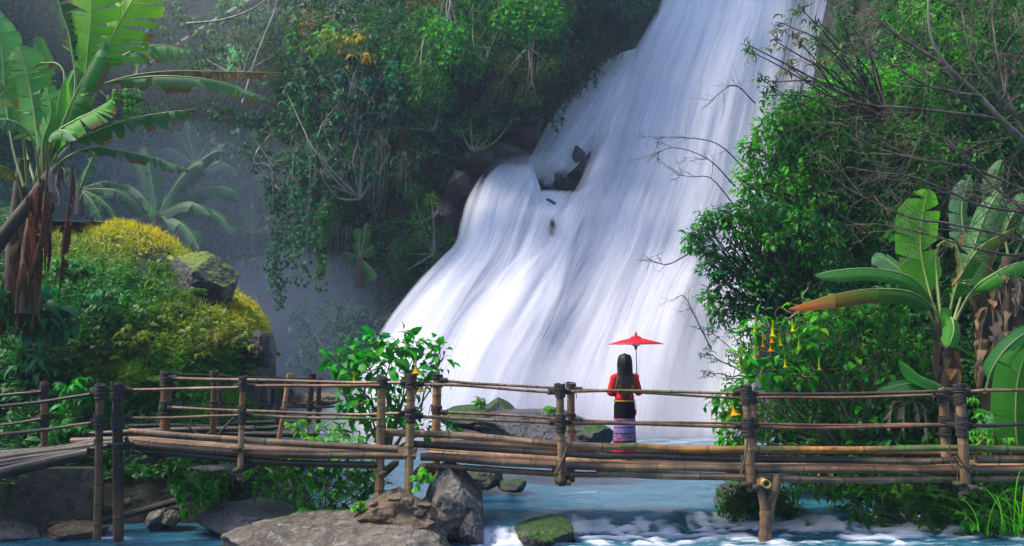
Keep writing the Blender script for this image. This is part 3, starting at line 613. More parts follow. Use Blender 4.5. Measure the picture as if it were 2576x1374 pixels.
# ---- left span
bl = empty('bamboo_footbridge', W(620, 1150, 14), 'shorter bamboo span between the black-roped water post and the rock pier', 'footbridge')
LY = 13.45
post(bl, (295, 966), (298, 1362), LY-.1, .070, 'dark', [(974, 6), (995, 5), (1046, 5), (1058, 6), (1068, 5)], [(983, 1, .03), (1052, 1, .03)], two='brown')
post(bl, (611, 952), (604, 1208), LY+.1, .042, 'brown', [(957, 5), (972, 6), (1031, 4), (1044, 6), (1056, 6)], [(973, -1, .024), (972, 1, .024), (1044, -1, .024), (1044, 1, .024)], two='pale')
post(bl, (420, 940), (413, 1120), 14.75, .080, 'dark', [(946, 6), (962, 6), (1020, 6), (1034, 6)], [(951, 1, .028), (1027, 1, .028)], two='brown')
post(bl, (539, 937), (536, 1090), 14.9, .046, 'dark', [(943, 6), (1016, 5)], [], two='brown')
post(bl, (728, 940), (702, 1105), 14.8, .036, 'pale', [(959, 5), (1035, 4)], [])
rl = LY+.08
rail(bl, [(308, 982), (450, 978), (600, 975)], rl, .024, 'grey', two='brown'); rail(bl, [(624, 972), (780, 971), (955, 970)], rl+.1, .024, 'grey', two='brown')
rail(bl, [(308, 1052), (420, 1052), (520, 1048), (600, 1045)], rl, .022, 'brown', two='grey'); rail(bl, [(624, 1044), (780, 1050), (956, 1054)], rl+.1, .023, 'grey', two='green')
rail(bl, [(436, 952), (640, 958), (860, 963), (1020, 963)], [14.65]*3+[14.3], .028, 'grey', two='brown'); rail(bl, [(434, 1026), (640, 1033), (860, 1042), (1015, 1040)], [14.65]*3+[14.3], .024, 'grey')
sp2 = LY+.2
culm('side_pole', [W(x, y, sp2) for x, y in [(326, 1086), (460, 1096), (600, 1108), (760, 1120), (900, 1125), (1000, 1129)]], .050, bl, 'grey', two='pale', node=.55)
culm('deck_pole', [W(x, y, sp2) for x, y in [(330, 1116), (460, 1127), (600, 1137), (760, 1145), (900, 1148), (1046, 1147)]], .056, bl, 'brown', two='grey', node=.5)
culm('side_pole', [W(x, y, sp2+.04) for x, y in [(336, 1133), (460, 1145), (600, 1157), (760, 1164), (950, 1170)]], .050, bl, 'dark', node=.6)
dzl = lambda x: 1.5-(np.interp(1288+x/13.65*F, [326, 460, 600, 760, 900, 1046], [1116, 1127, 1137, 1145, 1148, 1149])-HZ)/F*13.65
for k in range(9):
    yy = 13.77+k*.11; culm('deck_pole', [(x, yy, dzl(x)+.01*rng.normal()) for x in np.linspace(-5.25, -1.4, 6)], .050, bl, ['brown', 'grey', 'dark'][k % 3], node=.5, bend=.006, segs=10)
for x, zz in ((-5.0, .10), (-3.7, -.02), (-1.75, -.08)):
    mb = MB(); box(mb, (x, 14.2, zz), (.09, 1.6, .07)); mb.build('crossbeam', M['dark_bark'], bl)
for a, r in (([(270, 1118), (300, 1122), (360, 1142)], .018), ([(292, 1182), (320, 1160), (345, 1145)], .018), ([(316, 1100), (322, 1120), (318, 1150)], .03), ([(290, 1118), (335, 1117)], .03)):
    mb = MB(); tube(mb, smooth_path([W(x, y, LY-.14) for x, y in a], 8), r, 7); mb.build('loose_stick', M['dark_bark'], bl)
for y in (1130, 1184): 
    mb = MB(); box(mb, W(598, y, LY+.08), (.12, .1, .05)); mb.build('wood_block', M['dark_bark'], bl)

# ---- approach ramp at the far left
ra = empty('bamboo_ramp', W(120, 1160, 13.6), 'dark wet bamboo ramp sloping down to the left edge, with black lashed handrails', 'ramp')
post(ra, (252, 969), (244, 1358), 13.2, .052, 'dark', [(975, 4), (984, 5), (996, 4), (1050, 5), (1064, 5)], [(990, -1, .028), (1062, -1, .028)], two='brown')
post(ra, (111, 960), (112, 1125), 14.9, .050, 'brown', [(974, 6), (990, 6), (1050, 5), (1064, 6)], [(985, -1, .024), (1054, -1, .024)])
rail(ra, [(-200, 1046), (0, 1023), (120, 1010), (244, 990)], 13.28, .026, 'dark'); rail(ra, [(-200, 1116), (0, 1092), (120, 1080), (240, 1063)], 13.28, .026, 'dark', two='brown')
rail(ra, [(-200, 1018), (0, 996), (104, 985)], 14.8, .024, 'dark', two='brown'); rail(ra, [(-200, 1085), (0, 1068), (104, 1054)], 14.8, .022, 'dark', two='brown')
for k, (pts, r, yy) in enumerate([([(-200, 1232), (0, 1191), (110, 1166), (225, 1140)], .085, 13.5), ([(-200, 1210), (0, 1173), (140, 1146), (290, 1118)], .034, 13.62), ([(-200, 1205), (0, 1168), (140, 1148), (235, 1134)], .06, 13.8),
                                  ([(-200, 1190), (0, 1158), (140, 1138), (240, 1122)], .065, 14.0), ([(-200, 1178), (0, 1150), (140, 1134), (240, 1118)], .055, 14.2), ([(-200, 1170), (0, 1144), (140, 1128), (240, 1112)], .06, 14.4)]):
    culm('deck_pole', [W(x, y, yy) for x, y in pts], r, ra, 'dark' if k != 1 else 'black', node=.6, two='black' if k == 0 else None)
# ---- walkway that branches off behind
rw = empty('bamboo_walkway', W(480, 1080, 16.6), 'old blackened bamboo walkway running behind the short span towards the mist', 'walkway')
for top, bot, Y, r in (((553, 942), (553, 1075), 16.2, .042), ((657, 950), (656, 1062), 17.2, .048), ((700, 952), (698, 1075), 16.6, .046), ((786, 941), (776, 1070), 17.6, .050), ((803, 952), (800, 1070), 18.2, .046)):
    post(rw, top, bot, Y, r, 'dark', [(top[1]+5, 5), (top[1]+76, 5)], [])
rail(rw, [(440, 942), (532, 944), (600, 950), (700, 953), (803, 955)], [15.2, 15.6, 16, 16.5, 18.1], .022, 'dark'); rail(rw, [(545, 946), (650, 956), (800, 958)], [16.1, 17.1, 18.1], .02, 'dark')
rail(rw, [(440, 1022), (550, 1026), (620, 1030)], [15.2, 16.1, 16.6], .022, 'black'); rail(rw, [(562, 1014), (650, 1017), (780, 1025), (860, 1021)], [16.2, 17.1, 17.7, 18.2], .022, 'dark')
for k, (a, yy, r) in enumerate([([(150, 1100), (260, 1092), (420, 1083), (640, 1078)], 15.6, .05), ([(240, 1077), (420, 1072), (600, 1078), (730, 1072)], 16.3, .04), ([(180, 1112), (250, 1106), (420, 1108), (600, 1112)], 15.2, .065),
                                ([(330, 1085), (500, 1088), (640, 1094), (800, 1092)], 15.9, .05), ([(200, 1120), (330, 1112), (470, 1108)], 15.0, .05), ([(230, 1070), (300, 1072), (420, 1077)], 16.8, .045), ([(460, 1078), (560, 1070), (640, 1064), (760, 1062)], 17.0, .035)]):
    culm('deck_pole', [W(x, y, yy) for x, y in a], r, rw, ['dark', 'black', 'brown'][k % 3])
for a in ([(505, 1106), (525, 1090), (540, 1074)], [(545, 1100), (565, 1075), (590, 1050)], [(470, 1070), (495, 1090), (520, 1100)]):
    mb = MB(); tube(mb, smooth_path([W(x, y, 15.1) for x, y in a], 8), .018, 6); mb.build('loose_stick', M['dark_bark'], rw)

# ---- forked prop log and hollow beam end
fp = empty('forked_prop', W(1930, 1400, 13.6), 'forked brown tree-trunk prop standing in the rapids, cradling a cut bamboo end', 'prop')
mb = MB(); tube(mb, smooth_path([W(x, y, 13.6) for x, y in [(1919, 1440), (1922, 1374), (1926, 1330), (1928, 1285)]], 20), np.linspace(.082, .088, 20)*(1+.05*rng.normal(size=20)), 14)
tube(mb, smooth_path([W(x, y, 13.6) for x, y in [(1928, 1300), (1922, 1262), (1914, 1235), (1911, 1205)]], 14), np.linspace(.08, .042, 14), 12)
tube(mb, smooth_path([W(1929, 1318, 13.62), W(1938, 1262, 13.66), W(1950, 1235, 13.7), W(1956, 1195, 13.74)], 14), np.linspace(.085, .058, 14), 12)
tube(mb, smooth_path([W(1933, 1262, 13.58), W(1943, 1248, 13.54), W(1946, 1240, 13.5)], 6), [.04, .035, .03, .028, .026, .02], 8)
mb.build('trunk', M['prop'] if 'prop' in M else M['bark'], fp)
mb = MB(); BT['cut'] = (.55, .36, .12); bamboo_pts(mb, [W(1929, 1218, 13.42), (W(1929, 1218, 13.42)[0], 14.2, W(1929, 1218, 13.42)[2]), (W(1929, 1218, 13.42)[0], 15.4, W(1929, 1218, 13.42)[2])], .062, 'cut', node=.5, bend=0)
tag(mb.build('bamboo_beam', M['bamboo'], None, origin=W(1929, 1218, 13.42)), 'short crosswise bamboo beam with cut hollow end resting in the forked prop', 'beam')
# ================================================================ woman with parasol
PX, PY_ = W(1571, 900, 14.22)[0], 14.22
PZ = dz(PX)+.050
def capsule(mb, a, b, ra, rb, n=14, flat=(1, 1)):
    a, b = np.array(a, float), np.array(b, float); t = np.concatenate([-np.cos(np.linspace(0, PI/2, 5))*1, [0], np.sin(np.linspace(0, PI/2, 5))])
    L = np.linalg.norm(b-a); d = (b-a)/L; ref = np.array([0, 1., 0]) if abs(d[1]) < .8 else np.array([1., 0, 0]); s = unit(np.cross(d, ref)); u = np.cross(s, d)
    rows = []
    for k in range(6): q = PI/2*(1-k/5); rows.append((a-d*ra*math.sin(q), ra*math.cos(q)+1e-4))
    for k in range(6): q = PI/2*k/5; rows.append((b+d*rb*math.sin(q), rb*math.cos(q)+1e-4))
    ang = np.linspace(0, 2*PI, n, endpoint=False)
    v = np.stack([c+r*(np.cos(ang)[:, None]*s*flat[0]+np.sin(ang)[:, None]*u*flat[1]) for c, r in rows])
    m = len(rows); i = np.arange(m-1)[:, None]*n+np.arange(n)[None]; j = np.arange(m-1)[:, None]*n+(np.arange(n)+1)[None] % n
    mb.add(v.reshape(-1, 3), [np.stack([i, j, j+n, i+n], -1).reshape(-1, 4), ], None)
    mb.add(np.concatenate([v[0], [rows[0][0]]]), [np.stack([(np.arange(n)+1) % n, np.arange(n), np.full(n, n)], -1)]); mb.add(np.concatenate([v[-1], [rows[-1][0]]]), [np.stack([np.arange(n), (np.arange(n)+1) % n, np.full(n, n)], -1)])
def remesh(o, vox, sm=4):
    m = o.modifiers.new('Remesh', 'REMESH'); m.mode = 'VOXEL'; m.voxel_size = vox; m.use_smooth_shade = True
    s = o.modifiers.new('Smooth', 'SMOOTH'); s.iterations = sm; s.factor = .5
def flatmat(name, col, rough=.6, spec=.4, noise=0):
    t = NT(name); c = (*col, 1)
    if noise: c = t.mix(t.noise(noise, t.n('ShaderNodeTexCoord').outputs['Object'], 5), tuple(x*.75 for x in col), tuple(min(1, x*1.2) for x in col))
    i = {'Base Color': c, 'Roughness': rough, 'Specular IOR Level': spec}
    return t.done(t.n('ShaderNodeBsdfPrincipled', i).outputs[0])
M['skin'] = flatmat('skin', (.48, .27, .17), .5); M['blouse'] = flatmat('red_cotton', (.72, .018, .02), .8, .2, 30)
M['gold'] = flatmat('gold_brocade', (.42, .22, .03), .6, .4, 90); M['wood_red'] = flatmat('reddish_wood', (.26, .07, .03), .4, .5, 20); M['finial'] = flatmat('carved_wood', (.32, .15, .05), .5, .5, 40)
wm = empty('person', (PX, PY_, PZ), 'woman seen from behind, red blouse, patterned skirt, very long dark hair, on the footbridge', 'person')
o3 = lambda x, y, z: np.array([PX+x, PY_+y, PZ+z])
mb = MB(); cp = lambda a, b, ra, rb, fl=(1, 1): capsule(mb, o3(*a), o3(*b), ra, rb, flat=fl)
for s in (-1, 1):                       # bare feet, legs
    cp((s*.06, -.05, .030), (s*.075, .13, .022), .030, .026); cp((s*.06, -.03, .05), (s*.065, 0, .42), .036, .052); cp((s*.062, 0, .42), (s*.064, 0, .80), .052, .074)
    for k in range(5): cp((s*(.045+.013*k), .13, .016), (s*(.047+.015*k), .168-.006*k, .012), .011-.001*k, .008)
cp((0, 0, .80), (0, 0, .92), .112, .108, (1.05, .8)); cp((0, 0, .92), (0, 0, 1.10), .100, .11, (1.1, .8)); cp((0, 0, 1.08), (0, .0, 1.20), .115, .10, (1.15, .75))
cp((0, 0, 1.20), (0, .01, 1.34), .055, .045); cp((0, .01, 1.40), (0, .0, 1.465), .074, .088, (.95, 1.05)); cp((0, .09, 1.40), (0, .095, 1.385), .022, .018)
cp((0, .10, 1.42), (0, .108, 1.405), .010, .013)       # nose
for s in (-1, 1): cp((s*.078, .0, 1.425), (s*.08, .0, 1.40), .014, .010, (.5, 1)); cp((s*.032, .078, 1.435), (s*.032, .083, 1.435), .012, .010)
SH = 1.215
cp((-.07, 0, SH+.01), (-.145, 0, SH-.02), .05, .048); cp((-.15, 0, SH-.03), (-.195, .01, .97), .042, .036); cp((-.195, .01, .97), (-.06, .20, .98), .034, .022)
cp((.07, 0, SH+.01), (.145, 0, SH-.02), .05, .048); cp((.15, 0, SH-.03), (.195, .01, .98), .042, .036); cp((.195, .01, .98), (.205, .16, 1.16), .034, .022)
HN = np.array([.208, .195, 1.215])      # right hand round the parasol handle
cp((.206, .165, 1.17), (.218, .185, 1.225), .026, .028, (.75, 1.1))
for k in range(4):
    z = 1.19+.019*k; cp((.228, .185, z), (.226, .222, z+.003), .0092, .0085); cp((.226, .222, z+.003), (.200, .230, z+.004), .0085, .0078); cp((.200, .230, z+.004), (.186, .212, z+.002), .0078, .0065)
cp((.215, .172, 1.235), (.196, .180, 1.262), .0115, .010); cp((.196, .180, 1.262), (.186, .200, 1.272), .010, .008)
cp((-.06, .20, .98), (-.02, .215, .985), .022, .020, (.8, 1.1))
for k in range(4): z = .962+.016*k; cp((-.02, .215, z), (.015, .22, z-.002), .0088, .008); cp((.015, .22, z-.002), (.035, .205, z-.005), .0078, .0065)
cp((-.035, .20, 1.0), (-.005, .205, 1.02), .010, .008)
b = mb.build('body', M['skin'], wm); remesh(b, .0055, 3)
mb = MB()                               # blouse: torso and three-quarter sleeves
cp((0, 0, 1.19), (0, 0, 1.10), .132, .122, (1.12, .78)); cp((0, 0, 1.10), (0, 0, .99), .118, .112, (1.06, .80)); cp((0, 0, .99), (0, 0, .93), .114, .134, (1.08, .84))
cp((-.06, 0, SH+.022), (-.15, 0, SH-.012), .060, .062); cp((-.15, 0, SH-.02), (-.203, .0, 1.0), .060, .058); cp((-.203, .0, 1.0), (-.115, .13, .965), .060, .042)
cp((.06, 0, SH+.022), (.15, 0, SH-.012), .060, .062); cp((.15, 0, SH-.02), (.205, .0, 1.0), .060, .058); cp((.205, .0, 1.0), (.21, .10, 1.09), .056, .042)
bl_ = mb.build('blouse', M['blouse'], wm); remesh(bl_, .009, 6)
def loft(mb, prof, n=48, cx=0, cy=0, fold=0, nf=9, uvr=1):   # prof: z, rx, ry
    z, rx, ry = [smooth_path(prof, 60)[:, k] for k in range(3)]; a = np.linspace(0, 2*PI, n+1)
    w = 1+fold*np.sin(a*nf+1)[None]*np.linspace(0, 1, 60)[:, None][::-1]
    v = np.stack([cx+rx[:, None]*np.cos(a)[None]*w, cy+ry[:, None]*np.sin(a)[None]*w, np.repeat(z[:, None], n+1, 1)], -1)
    uv = np.stack(np.broadcast_arrays(a[None]/(2*PI), z[:, None]), -1).reshape(-1, 2)
    mb.add(v.reshape(-1, 3)+o3(0, 0, 0), [grid_faces(60, n+1)], uv)
mb = MB(); loft(mb, [(.862, .158, .125), (.872, .158, .125), (.887, .156, .123)], fold=.0); mb.build('blouse_trim', M['gold'], wm)
def mat_skirt():
    t = NT('woven_skirt'); uv = t.n('ShaderNodeTexCoord').outputs['UV']; s = t.n('ShaderNodeSeparateXYZ', {0: uv}); u, z = s.outputs[0], s.outputs[1]
    def R(z0, z1): return t.math('MULTIPLY', t.math('GREATER_THAN', z, z0), t.math('LESS_THAN', z, z1))
    sc = t.n('ShaderNodeCombineXYZ', {0: t.math('MULTIPLY', u, .95), 1: z}).outputs[0]
    vo = t.n('ShaderNodeTexVoronoi', {'Vector': sc, 'Scale': 38.0, 'Randomness': .35}); d = vo.outputs[0]; cc = t.n('ShaderNodeSeparateColor', {0: vo.outputs[1]}).outputs[0]
    lav = (.34, .27, .62)
    flower = t.mix(t.ramp(d, [(.40, 0.0), (.46, 1.0)]), t.mix(t.math('GREATER_THAN', cc, .6), (.03, .02, .05), (.6, .05, .07)), lav)
    flower = t.mix(t.ramp(t.noise(140.0, sc, 2), [(.5, 0.0), (.56, .7)]), flower, (.05, .04, .10))
    geo = t.n('ShaderNodeTexVoronoi', {'Vector': sc, 'Scale': 60.0, 'Randomness': .0}).outputs[0]
    geo = t.mix(t.ramp(t.math('SINE', t.math('MULTIPLY', geo, 26.0)), [(.45, 0.0), (.55, 1.0)]), (.06, .05, .18), (.55, .48, .82))
    c = t.mix(0.0, (.004, .005, .010), (.004, .005, .010))
    c = t.mix(R(.555, .610), c, flower); c = t.mix(R(.608, .618), c, (.6, .03, .04)); c = t.mix(R(.40, .555), c, lav)
    c = t.mix(R(.515, .535), c, (.5, .03, .06)); c = t.mix(R(.480, .495), c, (.02, .01, .05)); c = t.mix(R(.462, .470), c, (.02, .01, .05))
    c = t.mix(R(.405, .455), c, geo); c = t.mix(R(.390, .405), c, (.02, .01, .05)); c = t.mix(R(.285, .390), c, flower); c = t.mix(R(.262, .285), c, (.02, .01, .04)); c = t.mix(R(-1.0, .262), c, (.65, .02, .025))
    return t.done(t.n('ShaderNodeBsdfPrincipled', {'Base Color': c, 'Roughness': .85, 'Specular IOR Level': .15}).outputs[0])
M['skirt'] = mat_skirt()
mb = MB(); loft(mb, [(.10, .172, .115), (.30, .168, .118), (.50, .160, .122), (.70, .156, .128), (.80, .154, .126), (.90, .135, .108)], fold=.012, nf=7); mb.build('skirt', M['skirt'], wm)
mb = MB(); tube(mb, smooth_path([o3(.155, -.02, .86), o3(.165, -.02, .78), o3(.160, -.02, .66)], 12), [.004]*8+[.012]*4, 6, (.3, .3, .5)); mb.build('skirt_tassel', M['skirt'], wm)
# hair: a smooth cap and long wavy locks
def mat_hair():
    t = NT('hair'); vc = t.n('ShaderNodeVertexColor', layer_name='Col').outputs[0]; uv = t.n('ShaderNodeTexCoord').outputs['UV']
    st = t.noise(1.0, t.mapping(uv, (60, 3, 1)), 4, .6); c = t.mix(1.0, vc, t.ramp(st, [(.3, .55), (.7, 1.6)]), 'MULTIPLY')
    return t.done(t.n('ShaderNodeBsdfPrincipled', {'Base Color': c, 'Roughness': .5, 'Specular IOR Level': .25, 'Normal': t.bump(st, .5, .004)}).outputs[0])
M['hair'] = mat_hair()
mb = MB()
for k in range(190):
    a = rng.uniform(-1.30, 1.30); lay = rng.random(); top = 1.566-.03*abs(math.sin(a))**2
    hw = .092+.01*lay; x0 = math.sin(a)*.012; xe = math.sin(a)*(.128+.012*rng.normal()); zl = rng.uniform(.955, 1.03) if abs(a) < .8 else rng.uniform(1.0, 1.12)
    if rng.random() < .12: zl = rng.uniform(.88, .95); xe *= .55
    ph = rng.random()*6; am = .020
    pts = [(x0, .03, top), (math.sin(a)*hw*.75, -.045*math.cos(a)-.02, 1.53), (math.sin(a)*hw, -.090*math.cos(a)-.012, 1.45), (math.sin(a)*(hw+.004), -.09*math.cos(a)-.02, 1.36), (math.sin(a)*.105, -.095-.02*lay*math.cos(a), 1.24),
           (xe+am*math.sin(ph), -.118-.02*lay*math.cos(a), 1.13), (xe*.98+am*math.sin(ph+2), -.122-.015*lay, 1.06), (xe*.9+am*math.sin(ph+4), -.118, zl)]
    P = smooth_path([o3(*q) for q in pts], 40); zz = P[:, 2]-PZ; n = 40
    r = np.interp(np.linspace(0, 1, n), [0, .1, .7, .93, 1], [.011, .016, .014, .009, .002])
    br_ = rng.random() < .45; f = np.clip((1.16+.05*rng.normal()-zz)/.12, 0, 1)[:, None]*(.95 if br_ else .35)
    f = f*np.clip((zz-.93)/.05, .2, 1)[:, None]
    tube(mb, P, r, 6, np.array([.010, .009, .010])*(1-f)+np.array([.22, .10, .045])*f)
mb.build('hair', M['hair'], wm)
# parasol
ux, uy, uz = HN+np.array([-.008, .012, 0]); U0 = o3(ux, uy, uz)
pr = empty('parasol', tuple(U0-np.array([0, 0, .08])), 'red paper parasol with wooden pole held up in the woman\'s hand', 'parasol')
top = o3(ux-.012, uy, 1.79); rim_z = -.098
def mat_parasol():
    t = NT('red_paper'); uv = t.n('ShaderNodeTexCoord').outputs['UV']; s = t.n('ShaderNodeSeparateXYZ', {0: uv}).outputs[0]
    w = t.math('ABSOLUTE', t.math('SINE', t.math('MULTIPLY', s, PI*28))); c = t.mix(t.ramp(w, [(0.0, 1.0), (.14, 0.0)]), (.80, .012, .03), (.50, .005, .015))
    p = t.n('ShaderNodeBsdfPrincipled', {'Base Color': c, 'Roughness': .5}); tr = t.n('ShaderNodeBsdfTranslucent', {'Color': (.95, .03, .05, 1)})
    return t.done(t.n('ShaderNodeMixShader', {0: .35, 1: p.outputs[0], 2: tr.outputs[0]}).outputs[0])
M['parasol'] = mat_parasol()
def lathe(mb, c, prof, n=28, scallop=0, col=(1, 1, 1), tilt=(0, 0)):
    a = np.linspace(0, 2*PI, n+1); r = np.array([q[0] for q in prof])[:, None]; z = np.array([q[1] for q in prof])[:, None]
    rr = r*(1-scallop*np.abs(np.sin(a*14))[None]*(r/(r.max()+1e-9))**3)
    x = rr*np.cos(a); y = rr*np.sin(a); zz = z+0*a+x*tilt[0]+y*tilt[1]
    mb.add(np.stack([x, y, zz], -1).reshape(-1, 3)+np.array(c), [grid_faces(len(prof), n+1)], np.stack(np.broadcast_arrays(a[None]/(2*PI), z), -1).reshape(-1, 2), col)
mb = MB(); lathe(mb, top, [(.40, rim_z), (.40, rim_z+.004), (.30, -.064), (.20, -.036), (.10, -.013), (.03, .0), (.001, .002)], 112, .03, tilt=(.01, .0)); mb.build('canopy', M['parasol'], pr)
mb = MB(); lathe(mb, top, [(.080, -.010), (.084, -.004), (.066, .014), (.03, .026), (.012, .03)], 28, .1); mb.build('top_cap', M['parasol'], pr)
mb = MB(); lathe(mb, top, [(.022, .022), (.026, .034), (.018, .044), (.022, .052), (.012, .064), (.014, .072), (.005, .085), (.003, .098), (.0005, .104)], 16); mb.build('finial', M['finial'], pr)
mb = MB(); tube(mb, [top, U0+np.array([0, 0, .1]), U0-np.array([0, 0, .045])], [.0062, .0068, .0075], 10); tube(mb, [U0+np.array([0, 0, .065]), U0-np.array([0, 0, .07])], .0125, 10); mb.build('pole', M['wood_red'], pr)
mb = MB(); hub = top+np.array([0, 0, -.142]); lathe(mb, hub, [(.006, -.035), (.018, -.03), (.022, -.015), (.019, .0), (.040, .022), (.042, .028), (.008, .03)], 20); mb.build('hub', M['wood_red'], pr)
for k in range(28):
    a = k*2*PI/28; mb = MB(); e = np.array([math.cos(a), math.sin(a), 0])
    tube(mb, [hub+e*.035+[0, 0, .02], top+e*.17+[0, 0, -.032]], .0028, 4); tube(mb, [top+e*.02+[0, 0, -.006], top+e*.20+[0, 0, -.041], top+e*.385+[0, 0, -.095]], .003, 4); mb.build('rib', M['finial'], pr)
wm.scale = (.98, .98, .972); pr.location.z -= .034
# ================================================================ rocks
def ico(sub):
    import bmesh
    bm = bmesh.new(); bmesh.ops.create_icosphere(bm, subdivisions=sub, radius=1); v = np.array([x.co[:] for x in bm.verts]); f = np.array([[y.index for y in x.verts] for x in bm.faces]); bm.free(); return v, f
ICO = {k: ico(k) for k in (4, 5, 6)}
def rock(c, size, mat, seed, label, cat='boulder', name='boulder', cuts=7, rough=.22, sub=6, rot=0, planes=(), group=None, parent=None):
    """a boulder: sphere pushed about by noise and split along a few flat faces"""
    v, f = ICO[sub]; rs = np.random.default_rng(seed); p = v*(1+rough*fbm(v*1.4+seed*3.1, 4)[:, None])
    for k in range(cuts):
        n = unit(rs.normal(size=3)); d = rs.uniform(.55, .85); e = np.clip(p@n-d, 0, None); p = p-e[:, None]*n*.92
    for n, d in planes: n = unit(np.array(n, float)); e = np.clip(p@n-d, 0, None); p = p-e[:, None]*n*.97
    p = p*(1+.075*fbm(v*4+seed, 4)[:, None]+.035*fbm(v*15+seed, 4)[:, None])
    p = p*np.array(size); a = rot; R_ = np.array([[math.cos(a), -math.sin(a), 0], [math.sin(a), math.cos(a), 0], [0, 0, 1]]); p = p@R_.T
    mb = MB(); mb.add(p+np.array(c), [f]); o = mb.build(name, M[mat], parent, origin=c)
    return tag(o, label, cat, group) if parent is None else o
def rk(px, py, Y, w, h, mat, seed, label, dy=None, **k):   # w, h: photographed half sizes
    s = Y/F; c = W(px, py, Y); return rock(c, (w*s, dy or w*s*.8, h*s), mat, seed, label, **k)
M['rock_base'] = mat_rock('pier_rock', (.045, .036, .028), (.19, .155, .125), .1, (.1, .16, .02), wet=.15, lichen=.35, sc=1.2)
M['rock_outcrop'] = mat_rock('outcrop_rock', (.008, .008, .009), (.055, .048, .043), .4, (.03, .08, .012), wet=.4, sc=.7)
# beyond the bridge
rk(1252, 1030, 19.4, 52, 42, 'rock_moss', 21, 'pointed grey boulder with a mossy flank, topmost of the rocks beyond the bridge', cuts=3, rough=.1, planes=[((-.62, -.2, .75), .42), ((.62, -.25, .72), .42), ((0, -1, .25), .5)], dy=.5)
rk(1180, 1052, 19.2, 70, 36, 'rock_moss', 22, 'low mossy boulder left of the pointed rock beyond the bridge', rough=.15, dy=.6)
rk(1360, 1080, 18.9, 178, 62, 'rock_dark', 23, 'large dark slab-like boulder under the pointed rock beyond the bridge', cuts=5, rough=.14, planes=[((.1, 0, 1), .72), ((.6, -.2, .7), .68)], dy=1.3)
rk(1195, 1090, 19.0, 62, 22, 'rock_dark', 24, 'flat dark rock wedged beneath the mossy boulder beyond the bridge', dy=.5)
rk(1490, 1098, 18.3, 62, 32, 'rock_moss', 41, 'dark wet rock with green side just left of the woman', dy=.5)
rk(1222, 1205, 17.2, 52, 34, 'rock_moss', 25, 'rounded mossy rock at the far water edge below the bridge', dy=.5)
rk(1295, 1222, 16.9, 42, 18, 'rock_moss', 26, 'small mossy rock poking from the blue water below the bridge', dy=.35)
rk(1890, 1262, 15.6, 105, 55, 'rock_moss', 27, 'dark mossy boulder draped with plants standing in the rapids', dy=.8, cuts=4)
rk(1877, 1345, 14.35, 20, 20, 'rock_dark', 28, 'small wet stone in white foam beside the forked prop')
rk(1372, 1345, 13.75, 88, 55, 'rock_moss', 29, 'green moss-covered boulder with a grass tuft at the bottom edge of the river', dy=.5, cuts=3, planes=[((-.35, 0, 1), .62), ((1, 0, .1), .78)])
rk(1148, 1275, 14.1, 80, 118, 'rock_grey', 30, 'pale rough upright rock beside the pier, dark at the waterline', dy=.7, cuts=3, rough=.16, sub=6, planes=[((.62, -.1, .75), .62), ((1, 0, .1), .82)])
rk(1190, 1345, 13.7, 38, 75, 'rock_dark', 31, 'dark wet rock wall edging the small water chute', dy=.5, planes=[((1, 0, .1), .7)])
rk(870, 1400, 13.15, 330, 114, 'rock_base', 32, 'broad low-domed bedrock slab carrying the bridge pier', dy=1.1, sub=6, cuts=5, rough=.13, planes=[((-.15, -.3, 1), .76), ((1, 0, .15), .82)], cat='rock', name='bedrock')
rk(1100, 1300, 13.75, 78, 62, 'rock_base', 33, 'dark grey shoulder of rock behind the pier rubble', dy=.5, planes=[((.3, -.2, 1), .6)])
mnd = rk(1000, 1294, 13.35, 132, 80, 'rock_brown', 34, 'crumbly brown rubble mound at the foot of the two pale bridge posts', dy=.5, rough=.45, cuts=0, sub=6, planes=[((.75, -.1, .8), .50), ((-.6, -.2, .8), .5), ((.1, -.7, .7), .6)], cat='rubble mound', name='rubble_mound')
for k, (x, y, w, h) in enumerate([(968, 1293, 42, 20), (1054, 1290, 18, 14), (1068, 1272, 22, 10), (1030, 1262, 20, 12), (935, 1268, 20, 10), (1084, 1290, 22, 18), (995, 1255, 26, 10)]):
    rock(W(x, y, 13.02), (w*11/F, .10, h*13/F), 'rock_brown', 60+k, None, name='rubble_stone', sub=5, parent=mnd, cuts=6)
rk(610, 1308, 14.3, 140, 58, 'rock_dark', 35, 'dark smooth wet boulder under the left bridge span', dy=.7, planes=[((.2, -.3, 1), .6)])
rk(395, 1305, 14.7, 32, 28, 'rock_grey', 36, 'small rough brown rock at the water below the short span, beside another', dy=.3)
rk(440, 1300, 14.6, 26, 30, 'rock_base', 37, 'rough rock at the water just left of the smooth dark boulder', dy=.3)
rk(540, 1190, 15.3, 80, 22, 'rock_dark', 38, 'grey ledge of rock half hidden behind the shrub under the short span', dy=.6)
rk(350, 1065, 16.9, 40, 14, 'rock_grey', 39, 'small pale rock on the grassy bank behind the lashed post', dy=.3)
rk(30, 1345, 14.0, 95, 32, 'rock_dark', 40, 'low dark rocks at the foot of the concrete wall', dy=.4)
rk(190, 1335, 14.0, 70, 26, 'rock_brown', 42, 'brown crumbling footing stones right below the concrete wall', dy=.3, rough=.35)
rk(2150, 1315, 14.9, 38, 22, 'rock_grey', 43, 'small grey rock at the water edge under hanging shrubs', dy=.3)
rk(700, 985, 21, 50, 34, 'rock_moss', 44, 'dull grey rock in the mist behind the walkway posts', dy=.6)
rk(790, 1010, 20, 70, 26, 'rock_brown', 45, 'low brown rocky ledge behind the walkway beside the misty pool', dy=.6)
